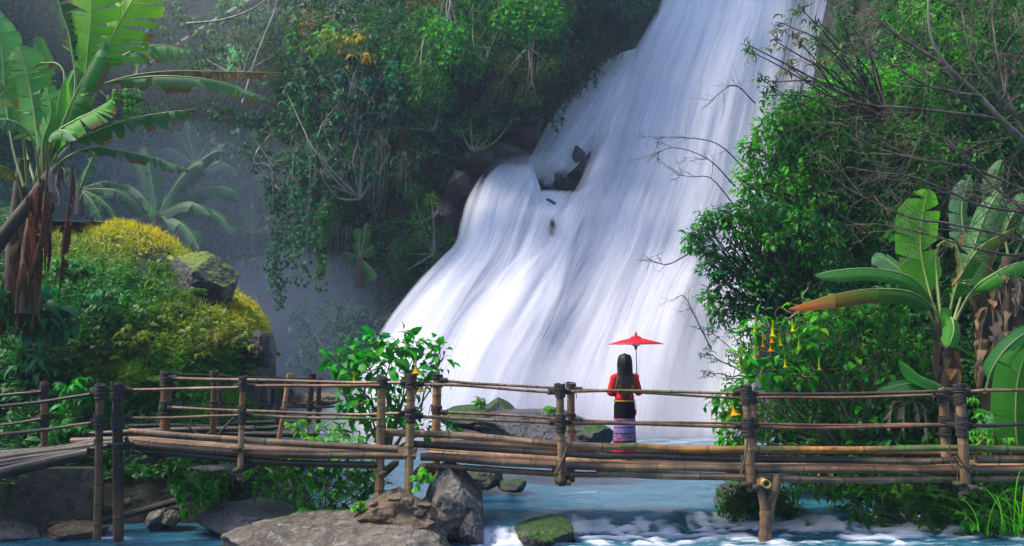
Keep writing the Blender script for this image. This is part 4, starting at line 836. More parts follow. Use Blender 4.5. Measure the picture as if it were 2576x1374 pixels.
# rocks on the mound
rk(505, 706, 21.05, 84, 82, 'rock_hill', 46, 'bare grey rock face showing through the golden undergrowth of the mound', dy=.9, sub=6, cuts=4, rough=.16, planes=[((.65, -.35, .65), .62), ((.1, -.5, 1), .65)])
rk(662, 880, 19.8, 30, 50, 'cliff', 47, 'dark overhanging nose of rock at the right end of the mossy mound', dy=.6, cuts=3)
rk(650, 975, 19.6, 26, 66, 'rock_hill', 48, 'grey rock flank below the overhanging nose of the mound', dy=.5)
# rocks in the falls
rk(1446, 408, 38.3, 44, 66, 'cliff', 50, 'dark wet rock fin dividing the upper waterfall', dy=1.0, rot=.0, planes=[((-.72, -.2, .62), .42), ((.5, -.1, .85), .5), ((.9, 0, .3), .6)], cuts=8)
rk(1412, 452, 37.6, 22, 24, 'cliff', 51, 'small black rock below the fin in the waterfall', dy=.6)
rk(1383, 512, 36.0, 24, 14, 'cliff', 52, 'narrow dark rock jutting over the middle ledge of the waterfall', dy=.7, planes=[((.2, 0, 1), .5)])
rk(1388, 575, 34.6, 9, 26, 'cliff', 53, 'dark upright rock edge beside the middle cascade', dy=.6)
# outcrop left of the falls
for k, (x, y, w, h, Y, lab) in enumerate([(1345, 312, 26, 17, 36.6, 'pale brown block perched beside the upper fall, highest of the outcrop'), (1325, 338, 36, 18, 36.4, 'cracked grey block under the pale one beside the upper fall'),
        (1260, 330, 46, 30, 36.8, 'broad dark ledge left of the cracked block beside the fall'), (1270, 385, 70, 26, 36.2, 'long dark rock shelf just above the foaming middle ledge'),
        (1200, 400, 60, 34, 35.8, 'rough brown-grey rock left of the foaming ledge'), (1165, 340, 50, 34, 36.2, 'mossy dark rock bulge at the left end of the outcrop'), (1150, 470, 42, 44, 35.4, 'wet dark rock beside the left edge of the middle cascade'),
        (1118, 545, 40, 50, 35.2, 'brown rock patch under green creepers left of the middle cascade'), (1075, 410, 34, 30, 36.0, 'small dark rock knob in the shaded jungle left of the outcrop')]):
    rk(x, y, Y+.7, w, h, 'rock_outcrop', 80+k, lab, dy=1.1, cuts=16, rough=.38, cat='rock', name='outcrop_rock')
# concrete wall and its broken foot
mb = MB(); n1, n2 = 60, 40; u, v = np.meshgrid(np.linspace(0, 1, n1), np.linspace(0, 1, n2))
x = -30+u*266+(v-.5)*4; y = 1180+v*150; y = y+np.where(v > .9, 22*fbm(np.stack([u*9, 0*u, 0*u], -1), 4), 0); P = Wa(x, y, 14.15-.03*v); P[..., 1] -= .02*fbm(P*2.5, 4)
Bk = P.copy(); Bk[..., 1] += .35
mb.add(P.reshape(-1, 3), [grid_faces(n2, n1)[:, ::-1]]); mb.add(Bk.reshape(-1, 3), [grid_faces(n2, n1)])
for a, b in ((P[0], Bk[0]), (Bk[-1], P[-1]), (Bk[:, 0], P[:, 0]), (P[:, -1], Bk[:, -1])): q = np.stack([a, b]); mb.add(q.reshape(-1, 3), [grid_faces(2, q.shape[1])])
tag(mb.build('concrete_abutment', M['concrete']), 'stained concrete abutment wall under the bamboo ramp', 'wall')
for k, (a, b, r) in enumerate([((130, 1330), (330, 1262), .07), ((236, 1315), (520, 1235), .05), ((425, 1180), (470, 1300), .022)]):
    mb = MB(); tube(mb, smooth_path([W(*a, 14.3-.1*k), W((a[0]+b[0])/2, (a[1]+b[1])/2+4, 14.4), W(*b, 14.6)], 20), r, 9)
    tag(mb.build('driftwood_log', M['dark_bark'], None, origin=W(*a, 14.3)), ['thick black log leaning beside the concrete wall', 'long dark log lying low behind the water post', 'thin slanting dark stick under the short span'][k], 'log')
# ================================================================ banana plants
def banana_leaf(parent, ctrl, pet, width, up=(0, -.35, 1), droop=.5, tear=.12, col=(.06, .22, .03), col2=None, brown=.0, hang=.5, name='leaf', n=46, label=None, rib=.016, seedl=None, dry=False, sweep=.35, ribcol=None):
    """a midrib with a blade each side; the blade is split into strips that sag by their own amounts"""
    P = smooth_path(ctrl, n+int(n*pet/(1-pet+1e-6))+1); m = len(P); k0 = m-n; T, _, _ = frames(P); upv = unit(np.array(up, float))
    mb = MB(); L = np.linalg.norm(np.diff(P, axis=0), axis=1).sum()
    rr = np.interp(np.arange(m), [0, k0, m-1], [rib*1.5, rib, rib*.18])
    tube(mb, P, rr, 7, ribcol or ((.62, .5, .35) if dry else (1, 1, 1)), False, 1)
    t = np.linspace(0, 1, n); w = width*.5*np.clip(t/.10, 0, 1)**.55*np.clip((1-t)/.28, 0, 1)**.55*(1-.12*t)
    base = np.array(col, float); c2 = np.array(col2 if col2 is not None else col, float)
    for s in (-1, 1):
        i = 0
        while i < n-1:
            j = i+1
            while j < n-1 and rng.random() > tear: j += 1
            idx = np.arange(i, j+1); q = len(idx); Pk = P[k0+idx]; Tk = T[k0+idx]; S = unit(np.cross(Tk, upv)); N = np.cross(S, Tk)
            g = droop*(.7+.6*rng.random())+(rng.random()**2*hang if tear > .05 else 0); sw = sweep+.1*rng.normal(); sh = np.exp(rng.normal(0, .10)); J = 6; torn = 1.0 if tear > .05 else 0
            rows = [Pk]; cur = Pk.copy(); ang = g*.35
            cen = Pk.mean(0)
            lenf = rng.uniform(.55, 1.15) if hang > .5 else 1.0; bq = rng.random() < brown; curl = rng.normal(0, .25)*torn
            for a in range(1, J+1):
                ang += g*(.9/J)*1.6
                ax = S*s*math.cos(min(ang, 1.5))-N*math.sin(min(ang, 1.5)); ax = ax*math.cos(sw)+Tk*math.sin(sw)
                if hang > .3: ax = unit(ax+np.array([0, 0, -1.])*max(0, g-.5)*.8*a/J)
                ax = ax+Tk*curl*.25*a/J
                cur = cur+ax*(w[idx]*lenf/J)[:, None]*(1 if not torn else (.93+.14*rng.random()))
                sq = 1-(.5 if hang > .5 else .2)*torn*(a/J)**1.5 if q > 1 else 1
                cc = cur.mean(0); rows.append(cc+(cur-cc)*sq+N*.006*rng.normal())
            V = np.stack(rows, 1); f = (np.arange(J+1)/J)[None]; tt = t[idx][:, None]
            colr = (base*(1-tt[..., None]**2.5)+c2*tt[..., None]**2.5)*sh*(1-.12*f[..., None])
            br = np.clip((f-(.72 if bq else .93))/.12, 0, 1)[..., None]*(brown > 0)*(.9 if bq else .5); colr = colr*(1-br)+np.array([.20, .085, .03])*br
            uv = np.stack(np.broadcast_arrays(tt+.02*f, f), -1)
            mb.add(V.reshape(-1, 3), [grid_faces(q, J+1)], uv.reshape(-1, 2), np.broadcast_to(colr, (q, J+1, 3)).reshape(-1, 3))
            i = j
    o = mb.build(name, [M['dry' if dry else 'banana'], M['banana_stalk']], parent)
    if label: o['label'] = label
    return o
def dead_skirt(parent, a, b, r, n=26, L=.55, col=(.22, .14, .09), name='dead_leaf'):
    """dry sheaths and shreds hanging down round a stem"""
    a, b = np.array(a), np.array(b); mb = MB()
    for k in range(n):
        f = rng.random(); c = a+(b-a)*f; an = rng.random()*2*PI; e = np.array([math.cos(an), math.sin(an), 0]); l = L*(.5+rng.random()); m = 9; t = np.linspace(0, 1, m)
        ctr = c+e*(r*(.95)+.10*np.sin(t*PI*.8)*rng.random())[:, None]+np.array([0, 0, -1.])*(t*l)[:, None]; s = np.array([-e[1], e[0], 0]); w = (.045+.05*rng.random())*np.clip(1.15-t, .2, 1)
        tw = rng.normal()*1.6*t+.3*np.sin(t*9+rng.random()*6); sd = s*np.cos(tw)[:, None]+e*np.sin(tw)[:, None]
        V = np.stack([ctr-sd*w[:, None], ctr+e*.012+sd*0, ctr+sd*w[:, None]], 1); c_ = np.array(col)*np.exp(rng.normal(0, .35))*np.array([1, .9+.2*rng.random(), .9])
        mb.add(V.reshape(-1, 3), [grid_faces(m, 3)], np.stack(np.broadcast_arrays(t[:, None], np.linspace(0, 1, 3)[None]), -1).reshape(-1, 2)+rng.random()*5, c_)
    return mb.build(name, M['dry'], parent)
def pl(pts): return [W(*p) for p in pts]
G1 = (.045, .19, .025); G2 = (.12, .36, .015); G3 = (.05, .17, .06); GM = (.04, .13, .05)  # G2: backlit yellow-green glow of the upright leaves mixed into the colour
bp = empty('banana_plant', W(80, 760, 16.4), 'tall banana plant in the upper left corner with torn leaves and shaggy dead brown stems', 'banana plant')
mb = MB(); tube(mb, smooth_path(pl([(66, 790, 16.4), (78, 640, 16.4), (96, 520, 16.3), (118, 400, 16.3), (130, 330, 16.2)]), 30), np.linspace(.17, .09, 30), 14, (.55, .5, .45)); mb.build('trunk', M['banana_trunk'], bp)
mb = MB(); tube(mb, smooth_path(pl([(-60, 690, 16.0), (20, 580, 16.0), (90, 490, 16.1), (135, 420, 16.3)]), 26), np.linspace(.12, .085, 26), 12, (.3, .28, .26)); mb.build('trunk', M['banana_trunk'], bp)
mb = MB(); tube(mb, smooth_path(pl([(28, 800, 16.7), (36, 640, 16.7), (48, 500, 16.7), (60, 400, 16.6)]), 26), np.linspace(.15, .09, 26), 12, (.45, .4, .36)); mb.build('trunk', M['banana_trunk'], bp)
for (a, b, r, n, L, c) in ((W(62, 700, 16.4), W(112, 430, 16.3), .12, 40, .8, (.11, .055, .035)), (W(30, 740, 16.7), W(50, 470, 16.7), .12, 34, .8, (.10, .065, .045)), (W(70, 640, 16.1), W(106, 450, 16.1), .10, 16, .9, (.20, .065, .03)), (W(120, 470, 16.2), W(140, 400, 16.2), .1, 16, .5, (.3, .25, .24))): dead_skirt(bp, a, b, r, n, L, c)
# two hanging rotten leaves
for pts, c in (([(178, 330, 16.0), (180, 420, 15.95), (172, 520, 15.9), (156, 640, 15.9), (146, 755, 15.9)], (.16, .035, .018)), ([(120, 420, 15.9), (112, 500, 15.9), (100, 600, 15.9), (72, 720, 15.9)], (.22, .09, .05))):
    banana_leaf(bp, pl(pts), .22, .34, up=(.1, -1, .0), droop=.9, tear=.45, col=c, col2=(.02, .014, .012), hang=1.2, dry=True, name='dead_leaf', rib=.014, sweep=-.3, ribcol=(.35, .2, .15))
BL = [([(130, 400, 16.3), (205, 280, 16.2), (218, 160, 16.1), (228, 60, 16.0), (232, -90, 16.0)], .42, 1.15, (.05, -1, .25), .25, .22, G2, (.22, .42, .02), .2, .3),
      ([(140, 390, 16.3), (235, 250, 16.2), (268, 130, 16.1), (305, 50, 16.1), (365, -50, 16.1)], .40, 1.25, (-.1, -1, .3), .3, .35, G2, (.3, .46, .03), .2, .35),
      ([(135, 410, 16.3), (188, 240, 16.2), (178, 110, 16.1), (152, 20, 16.1), (120, -90, 16.1)], .4, .85, (-.2, -.8, .5), .75, .4, (.03, .11, .02), (.05, .16, .02), .3, .6),
      ([(110, 440, 16.2), (150, 330, 15.9), (200, 215, 15.8), (262, 100, 15.9)], .28, .75, (-.75, -.7, .3), .75, .16, G1, (.05, .22, .06), 0, .2),
      ([(110, 430, 16.2), (140, 340, 15.8), (185, 305, 15.7), (235, 280, 15.7), (283, 250, 15.8)], .22, .75, (-.2, -.75, .8), .3, .06, (.07, .33, .02), (.08, .38, .02), 0, .1),
      ([(125, 420, 16.3), (170, 300, 16.4), (225, 232, 16.5), (310, 196, 16.7), (420, 180, 16.9), (560, 180, 17.0), (715, 184, 17.1)], .42, .36, (.1, -.5, 1), 1.5, .5, (.16, .13, .07), (.24, .13, .09), .5, 1.3),
      ([(125, 430, 16.3), (175, 290, 16.3), (240, 222, 16.2), (330, 198, 16.1), (440, 192, 16.0), (560, 208, 16.0), (676, 250, 16.0)], .42, .48, (.1, -.5, 1), 1.0, .3, (.10, .20, .11), (.08, .20, .12), .35, .9),
      ([(130, 400, 16.4), (200, 250, 16.8), (275, 165, 17.2), (340, 126, 17.4), (410, 113, 17.5), (468, 126, 17.5)], .5, .75, (0, -.7, .8), .6, .4, (.08, .22, .10), (.13, .28, .17), 0, .5),
      ([(105, 470, 16.2), (150, 380, 16.1), (225, 338, 16.0), (320, 302, 16.0), (410, 284, 16.0), (497, 274, 16.0)], .30, .52, (0, -.6, 1), 1.25, .42, (.06, .17, .08), (.05, .16, .05), .5, 1.2),
      ([(105, 480, 16.2), (150, 410, 16.0), (228, 372, 15.9), (310, 380, 15.9), (390, 398, 15.9), (476, 428, 15.9)], .33, .42, (0, -.55, 1), .95, .3, (.07, .19, .12), (.10, .20, .13), .4, .8),
      ([(100, 460, 16.1), (85, 360, 15.8), (40, 308, 15.6), (-30, 306, 15.5), (-110, 350, 15.5)], .3, .55, (0, -.7, 1), .8, .45, (.07, .18, .11), (.09, .22, .15), 0, .8),
      ([(90, 480, 16.4), (96, 380, 16.5), (82, 260, 16.6), (66, 180, 16.6), (50, 116, 16.6)], .28, .85, (.05, -1, .2), .35, .12, (.07, .26, .05), (.10, .28, .09), 0, .2),
      ([(60, 470, 16.5), (30, 360, 16.6), (12, 230, 16.7), (4, 120, 16.7), (-14, 20, 16.7)], .3, .8, (.3, -1, .2), .4, .15, (.05, .2, .05), (.11, .28, .16), 0, .3),
      ([(70, 470, 16.4), (56, 340, 16.0), (22, 240, 15.7), (-20, 190, 15.6), (-80, 200, 15.6)], .4, .4, (.2, -.6, .8), .8, .4, (.10, .2, .12), (.14, .24, .17), .3, .7),
      ([(110, 450, 16.2), (108, 360, 16.0), (128, 290, 15.9), (118, 215, 15.9)], .22, .6, (-.2, -1, .2), .3, .1, (.05, .24, .03), (.06, .28, .04), 0, .2),
      ([(120, 430, 16.0), (118, 365, 15.6), (140, 332, 15.3), (165, 330, 15.2), (192, 352, 15.1)], .3, .36, (0, -.5, 1), .8, .05, (.08, .25, .10), (.12, .28, .18), 0, .1),
      ([(115, 400, 16.6), (160, 230, 16.9), (150, 165, 17.0), (90, 160, 17.1), (0, 168, 17.2)], .42, .3, (0, -.6, 1), 1.3, .5, (.16, .15, .06), (.26, .11, .07), .6, 1.1),
      ([(130, 440, 16.2), (150, 360, 16.0), (160, 290, 15.9), (166, 190, 15.9)], .2, .3, (.7, -.7, .1), .4, .08, (.10, .38, .03), (.1, .4, .04), 0, .1),
      ([(60, 520, 16.3), (40, 450, 16.0), (10, 420, 15.8), (-40, 420, 15.7)], .3, .36, (0, -.5, 1), .9, .4, (.08, .12, .04), (.3, .12, .04), .6, .8),
      ([(120, 430, 16.6), (190, 330, 17.2), (170, 230, 17.5), (215, 120, 17.6)], .3, .5, (-.3, -1, .2), .4, .12, (.05, .2, .03), (.06, .24, .04), 0, .2),
      ([(90, 470, 16.7), (60, 330, 17.2), (110, 200, 17.6), (95, 90, 17.6)], .3, .5, (.2, -1, .2), .4, .12, (.04, .17, .04), (.06, .2, .07), 0, .2)]
for q in BL:
    pts, pet, wd, up, dr, te, c1, c2, bw, hg = q
    banana_leaf(bp, pl(pts), pet, wd, up, dr, max(te, .26) if wd > .45 else te, c1, c2, max(bw, .15), hg, rib=.018)
def fruit_bunch(parent, c, r, n=3, m=9, s=1.0):
    mb = MB()
    for k in range(n):
        for j in range(m):
            a = j/m*PI*1.5+k; e = np.array([math.cos(a), -abs(math.sin(a)), 0]); b = np.array(c)+np.array([0, 0, -.09*k*s])
            tube(mb, smooth_path([b, b+e*.07*s, b+e*.10*s+[0, 0, .05*s], b+e*.09*s+[0, 0, .12*s]], 8), np.array([.006, .016, .019, .019, .018, .016, .010, .004])*s, 6, (.5, 1.3, .35))
    return mb.build('fruit_bunch', M['banana_stalk'], parent)
mb = MB(); tube(mb, smooth_path(pl([(150, 300, 16.3), (230, 225, 16.6), (270, 246, 16.6), (330, 262, 16.6), (365, 250, 16.6), (378, 282, 16.6)]), 24), np.linspace(.03, .012, 24), 8, (.5, .45, .4)); mb.build('fruit_stalk', M['banana_stalk'], bp)
fruit_bunch(bp, W(300, 245, 16.6), .1, 2, 8, 1.0); fruit_bunch(bp, W(333, 250, 16.6), .12, 3, 10, 1.35); fruit_bunch(bp, W(282, 256, 16.6), .1, 2, 7, .8)
def far_banana(label, base, Y, tips, width=.55, col=GM, up=(0, -.8, .8), rise=.75, name='banana_plant', group=None, trunkh=.9, tear=.15, dead=0):
    b = np.array(W(*base, Y)); e = empty(name, tuple(b), label, 'banana plant', group)
    mb = MB(); tube(mb, smooth_path([b-[0, 0, trunkh], b-[0, 0, trunkh*.4], b+[0, 0, .1]], 10), np.linspace(.17, .12, 10), 10, (.5, .5, .45)); mb.build('trunk', M['banana_trunk'], e)
    for tp in tips:
        x, y = tp[:2]; wd = (tp[2] if len(tp) > 2 else width)*Y/26; fy = tp[3] if len(tp) > 3 else rng.uniform(-1, 1); face = tp[4] if len(tp) > 4 else None
        t = np.array(W(x, y, Y+fy)); mid = (b+t)/2+np.array([0, 0, rise*abs(t[0]-b[0])*.28]); mid2 = b*.2+t*.8+np.array([0, 0, rise*abs(t[0]-b[0])*.22])
        c = np.array(col)*np.exp(rng.normal(0, .15)); banana_leaf(e, [b, b*.75+mid*.25+[0, 0, .05], mid, mid2, t], .14, wd, face or up, .45, tear, c, c*1.1, 0, .5, n=30, rib=.02)
    return e
FU = (.1, -1, .3)
far_banana('misty banana plant with broad upright leaves behind the golden mound', (395, 545), 40, [(366, 368, .75, .3, FU), (512, 412, .9, -.5, (-.5, -1, .4)), (566, 380, .5, .5, (-.4, -1, .3)), (612, 502, .7, 0), (592, 588, .6, -1), (502, 628, .7, -1.5), (528, 542, .6, -1.2), (372, 510, .6, -1.5), (300, 470, .5, 1), (345, 400, .6, .8, FU)], .7)
far_banana('faint banana plant with drooping fringed fronds left of the broad-leaved one', (200, 480), 36, [(366, 545, .6, 0), (298, 562, .6, -.4), (254, 552, .5, -.6), (322, 480, .5, .5), (240, 380, .5, .5, FU), (140, 420, .5, .5)], .55, tear=.5)
far_banana('small misty banana plant standing alone above the mist pool', (636, 592), 50, [(641, 503, .7, 0, FU), (606, 528, .6, .2, FU), (670, 520, .6, 0, FU), (585, 575, .6, -.6), (690, 580, .5, -.5)], .5, trunkh=1.2)
far_banana('dim banana plant tucked under the jungle edge above the broad-leaved one', (490, 420), 50, [(440, 332, .8, .2, FU), (592, 366, .8, 0), (540, 345, .7, .5), (600, 440, .7, -.4), (400, 380, .6, .2), (470, 300, .6, .4, FU)], .7)
far_banana('dark banana plant deep in the jungle with one brown leaf', (800, 470), 33.5, [(850, 362, .8, 0, (-.5, -1, .3)), (870, 400, .7, -.2), (742, 430, .9, -.4), (700, 400, .7, 0), (780, 350, .7, .2, FU), (735, 500, .6, -.8), (880, 440, .6, -.5)], .7, col=(.02, .09, .045))
far_banana('faint banana plant in the blue mist right of the mound', (700, 830), 54, [(678, 760, .7, 0, FU), (715, 752, .7, 0, FU), (660, 820, .6, 0), (745, 830, .6, 0)], .6, trunkh=1.4)
far_banana('narrow banana shoots against the jungle foot left of the falls', (905, 655), 33, [(925, 560, .5, 0, FU), (900, 575, .5, 0, FU), (948, 700, .6, -.3), (940, 620, .5, 0), (860, 640, .5, 0)], .5, col=(.05, .15, .04))
far_banana('hazy banana clump at the left edge behind the tall one', (30, 250), 34, [(-40, 150, .8, 0, FU), (60, 140, .7, 0, FU), (110, 200, .6, 0), (-60, 230, .6, 0), (20, 120, .6, 0, FU)], .7, col=(.05, .12, .06))
# right-hand banana plants
YR = 16.4
bq = empty('banana_plant', W(2385, 1010, YR), 'broad-leaved banana plant on the bank with one leaf turning orange and red at its tip', 'banana plant')
mb = MB(); tube(mb, smooth_path(pl([(2395, 1060, YR), (2388, 980, YR), (2372, 880, YR), (2368, 800, YR)]), 20), np.linspace(.17, .10, 20), 14, (.6, .55, .5)); mb.build('trunk', M['banana_trunk'], bq)
dead_skirt(bq, W(2392, 1000, YR), W(2368, 850, YR), .12, 40, .5, (.17, .11, .08)); dead_skirt(bq, W(2400, 960, YR-.1), W(2380, 860, YR-.1), .12, 14, .7, (.3, .15, .08))
for pts, pet, wd, up, dr, te, c1, c2, bw, hg in [
    ([(2370, 850, YR), (2350, 780, YR-.1), (2290, 735, YR-.3), (2190, 728, YR-.5), (2085, 745, YR-.7), (1985, 776, YR-.8)], .20, .55, (0, -.45, 1), .75, .05, (.04, .19, .02), (.50, .10, .02), .25, .5),
    ([(2370, 850, YR), (2345, 760, YR+.1), (2290, 698, YR), (2200, 676, YR-.1), (2110, 680, YR-.2), (2050, 692, YR-.3)], .22, .5, (0, -.6, 1), .5, .03, (.05, .25, .03), (.09, .28, .09), .1, .2),
    ([(2372, 850, YR), (2340, 740, YR+.3), (2318, 640, YR+.4), (2318, 560, YR+.4), (2335, 475, YR+.4)], .24, .92, (.1, -1, .1), .22, .10, (.09, .36, .012), (.13, .42, .015), .0, .15),
    ([(2385, 850, YR), (2420, 740, YR+.2), (2445, 640, YR+.3), (2480, 540, YR+.3), (2520, 470, YR+.3)], .25, .8, (-.6, -.8, .2), .5, .12, (.07, .22, .07), (.12, .26, .12), .5, .3),
    ([(2385, 850, YR), (2440, 740, YR-.2), (2500, 690, YR-.4), (2570, 660, YR-.6), (2680, 660, YR-.7)], .25, .5, (0, -.6, 1), .6, .06, (.05, .26, .02), (.05, .26, .03), .3, .3),
    ([(2382, 850, YR), (2395, 760, YR), (2420, 690, YR-.1), (2470, 620, YR-.2), (2560, 570, YR-.2)], .25, .45, (-.3, -.7, .6), .6, .1, (.06, .22, .04), (.20, .2, .03), .6, .4),
    ([(2378, 850, YR), (2392, 800, YR-.3), (2400, 830, YR-.5), (2388, 870, YR-.6)], .2, .45, (0, -.8, .5), .6, .02, (.05, .26, .02), (.06, .3, .02), 0, .1),
    ([(2372, 850, YR), (2358, 700, YR+.2), (2362, 620, YR), (2400, 610, YR-.2), (2420, 680, YR-.3), (2395, 720, YR-.4)], .35, .38, (.2, -.7, .7), .8, .2, (.06, .2, .03), (.40, .12, .03), .7, .8),
    ([(2380, 870, YR), (2300, 720, YR+.4), (2240, 660, YR+.6), (2200, 640, YR+.7)], .3, .5, (0, -.8, .6), .4, .05, (.06, .2, .07), (.10, .26, .12), 0, .2)]:
    banana_leaf(bq, pl(pts), pet, wd, up, dr, te, c1, c2, bw, hg, rib=.02)
b2 = empty('banana_plant', W(2490, 1100, 16.8), 'banana plant with flaky dead sheath stem standing behind the rail near the right edge', 'banana plant')
mb = MB(); tube(mb, smooth_path(pl([(2506, 1110, 16.8), (2492, 950, 16.8), (2480, 800, 16.8), (2474, 680, 16.8)]), 24), np.linspace(.19, .13, 24), 14, (.75, .65, .58)); mb.build('trunk', M['banana_trunk'], b2)
dead_skirt(b2, W(2492, 960, 16.75), W(2474, 700, 16.75), .14, 90, .32, (.36, .25, .18))
for pts, pet, wd, up, dr, te, c1, c2 in [([(2478, 990, 15.6), (2496, 930, 15.5), (2536, 872, 15.4), (2600, 830, 15.3), (2700, 820, 15.3)], .12, .45, (-.5, -.8, .4), .4, .02, (.02, .17, .03), (.02, .17, .03)),
    ([(2570, 1180, 15.4), (2556, 1080, 15.3), (2560, 960, 15.3), (2590, 860, 15.3)], .1, .75, (-.1, -1, .1), .25, .05, (.05, .26, .015), (.06, .30, .015)),
    ([(2402, 1000, 16.0), (2360, 968, 15.9), (2310, 945, 15.8), (2262, 908, 15.8)], .1, .42, (-.2, -.6, .8), .4, .02, (.03, .22, .02), (.03, .22, .02)),
    ([(2420, 1000, 16.0), (2350, 972, 15.9), (2280, 966, 15.8), (2205, 985, 15.8)], .1, .42, (0, -.7, .8), .4, .02, (.02, .16, .04), (.02, .16, .05)),
    ([(2500, 1140, 15.7), (2498, 1090, 15.6), (2512, 1060, 15.5), (2540, 1075, 15.4), (2556, 1130, 15.4)], .1, .6, (-.2, -.8, .6), .8, .02, (.07, .24, .10), (.09, .28, .14)),
    ([(2480, 1100, 15.2), (2430, 1150, 15.1), (2385, 1230, 15.0), (2345, 1320, 15.0)], .1, .45, (-.6, -.8, .2), .35, .03, (.02, .15, .015), (.03, .19, .02)),
    ([(2460, 700, 17), (2430, 610, 17.2), (2420, 520, 17.3), (2440, 440, 17.3)], .3, .5, (0, -1, .2), .4, .15, (.07, .22, .10), (.10, .26, .14)),
    ([(2474, 720, 16.9), (2520, 600, 17), (2560, 520, 17), (2610, 480, 17)], .3, .5, (-.3, -1, .4), .5, .15, (.04, .17, .04), (.06, .2, .07))]:
    banana_leaf(b2, pl(pts), pet, wd, up, dr, te, c1, c2, 0, .2, rib=.018)
b3 = empty('banana_plant', W(2552, 1000, 17.2), 'pale shaggy banana stem at the right edge, outermost of the two', 'banana plant')
mb = MB(); tube(mb, smooth_path(pl([(2560, 1120, 17.2), (2552, 900, 17.2), (2540, 640, 17.2)]), 24), np.linspace(.17, .13, 24), 12, (.6, .55, .5)); mb.build('trunk', M['banana_trunk'], b3)
dead_skirt(b3, W(2556, 960, 17.2), W(2542, 660, 17.2), .13, 80, .36, (.40, .30, .23))
for pts in ([(2540, 660, 17.2), (2520, 560, 17.4), (2500, 480, 17.4), (2520, 400, 17.4)], [(2545, 660, 17.2), (2600, 560, 17.2), (2680, 540, 17.2)]): banana_leaf(b3, pl(pts), .25, .5, (0, -1, .3), .5, .15, (.05, .17, .05), (.07, .2, .07), .2, .3)
for c, k in (((2280, 1020, 15.9), 'grey withered banana leaf hanging limp behind the rails'), ((2100, 1180, 15.4), 'dry brown leaf dangling in the shrubs below the bridge')):
    e = empty('withered_leaf', W(*c), k, 'dead leaf'); x, y, Y = c
    for dx, h, s in ((-38, 70, .30), (-5, 85, .34), (30, 60, .26), (48, 95, .24))[:4 if x > 2200 else 2]:
        s = s*.9; banana_leaf(e, pl([(x-2, y-2, Y), (x+dx*.6, y-8, Y), (x+dx, y+14, Y-.1), (x+dx*1.1, y+h, Y-.1)]), .05, s, (.2, -1, .2), .9, .35, (.20, .15, .12), (.26, .20, .17), .3, 1.0, dry=True, name='leaf_strip', n=22, rib=.008, ribcol=(.6, .5, .4))

# ================================================================ trees and shrubs
def limb(mb, a, b, r0, r1, wob=.12, n=14, segs=6, col=(1, 1, 1)):
    a, b = np.array(a, float), np.array(b, float); L = np.linalg.norm(b-a); t = np.linspace(0, 1, n)
    p = a+(b-a)*t[:, None]+wob*L*np.sin(t*PI)[:, None]*rng.normal(size=3)*.6+(wob*L*.35*fbm(np.stack([t*4+rng.random()*50, 0*t, 0*t], -1)+np.array([[0, 0, 0]]), 2)*np.sin(t*PI))[:, None]*rng.normal(size=3)
    tube(mb, p, np.linspace(r0, r1, n), segs, col, False); return p
def shrub(name, label, cat, base, blobs, leafL, col, dens=1.0, mode='blob', bark='bark', r0=.05, rich=True, wr=.45, group=None, droop=.3, twigs=3, kwh=6, stems=None, hang=.25, wob=.12, cpart='crown', fill=.5, mat='leaf', front=False):
    """blobs: (px, py, Y, radius px) lumps of the crown; stems run from the base to every lump"""
    b = np.array(W(*base)); e = empty(name, tuple(b), label, cat, group); mb = MB(); st = MB(); col = np.array(col, float); cols = col if col.ndim == 2 else col[None]
    tops = []
    for q in blobs:
        x, y, Y, r = q[:4]; c = np.array(W(x, y, Y)); R = r*Y/F; tops.append((c, R)); cc = np.array(q[4]) if len(q) > 4 else cols[rng.integers(len(cols))]
        area = R*R/(leafL*leafL)
        if mode == 'blob': blob(mb, c, (R, R*.9, R), int(area*16*dens), leafL, cc, wr, rich, .28, 1.0, droop, hang, front, fill)
        else:
            m = max(4, int(area*3.2*dens)); d = unit(rng.normal(size=(m, 3))); pts = c+d*R*(.35+.65*rng.random((m, 1))**.5); whorl(mb, pts, m, kwh, leafL, cc, wr=wr, droop=droop, rich=rich)
        for k in range(twigs): limb(st, c+rng.normal(size=3)*R*.2, c+unit(rng.normal(size=3)+[0, -.3, .2])*R*.95, .012*leafL*8, .004, .25, 7, 4)
    mb.build(cpart, M[mat], e)
    for k, (c, R) in enumerate(tops): limb(st, b if stems is None else np.array(W(*stems[k % len(stems)])), c, r0, r0*.3, wob, 18, 6)
    st.build('trunk' if 'tree' in name else 'stems', M[bark], e); return e

# far wall foliage: countless small leaves on the cliff, as one mass
def inpoly(px, py, poly):
    ci = np.zeros(px.shape, bool); n = len(poly)
    for i in range(n):
        (x1, y1), (x2, y2) = poly[i], poly[(i+1) % n]; ci ^= ((y1 > py) != (y2 > py)) & (px < (x2-x1)*(py-y1)/(y2-y1+1e-9)+x1)
    return ci
ROCKY = [(1120, 400), (1160, 330), (1240, 300), (1330, 280), (1400, 330), (1300, 440), (1190, 440), (1170, 600), (1090, 620), (1100, 480)]
DK = np.array([(.010, .045, .022), (.014, .060, .022), (.018, .07, .03), (.03, .08, .02)])
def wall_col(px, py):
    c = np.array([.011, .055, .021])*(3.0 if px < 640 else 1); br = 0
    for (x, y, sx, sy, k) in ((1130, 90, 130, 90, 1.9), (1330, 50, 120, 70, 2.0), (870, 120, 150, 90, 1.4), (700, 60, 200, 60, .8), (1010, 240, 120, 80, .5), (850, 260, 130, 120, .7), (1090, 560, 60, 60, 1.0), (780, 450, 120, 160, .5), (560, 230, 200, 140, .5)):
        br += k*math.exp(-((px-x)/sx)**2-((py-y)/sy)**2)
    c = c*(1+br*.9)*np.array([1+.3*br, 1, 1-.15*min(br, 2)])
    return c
mb = MB(); mg = MB(); cnt = 0
step = 30
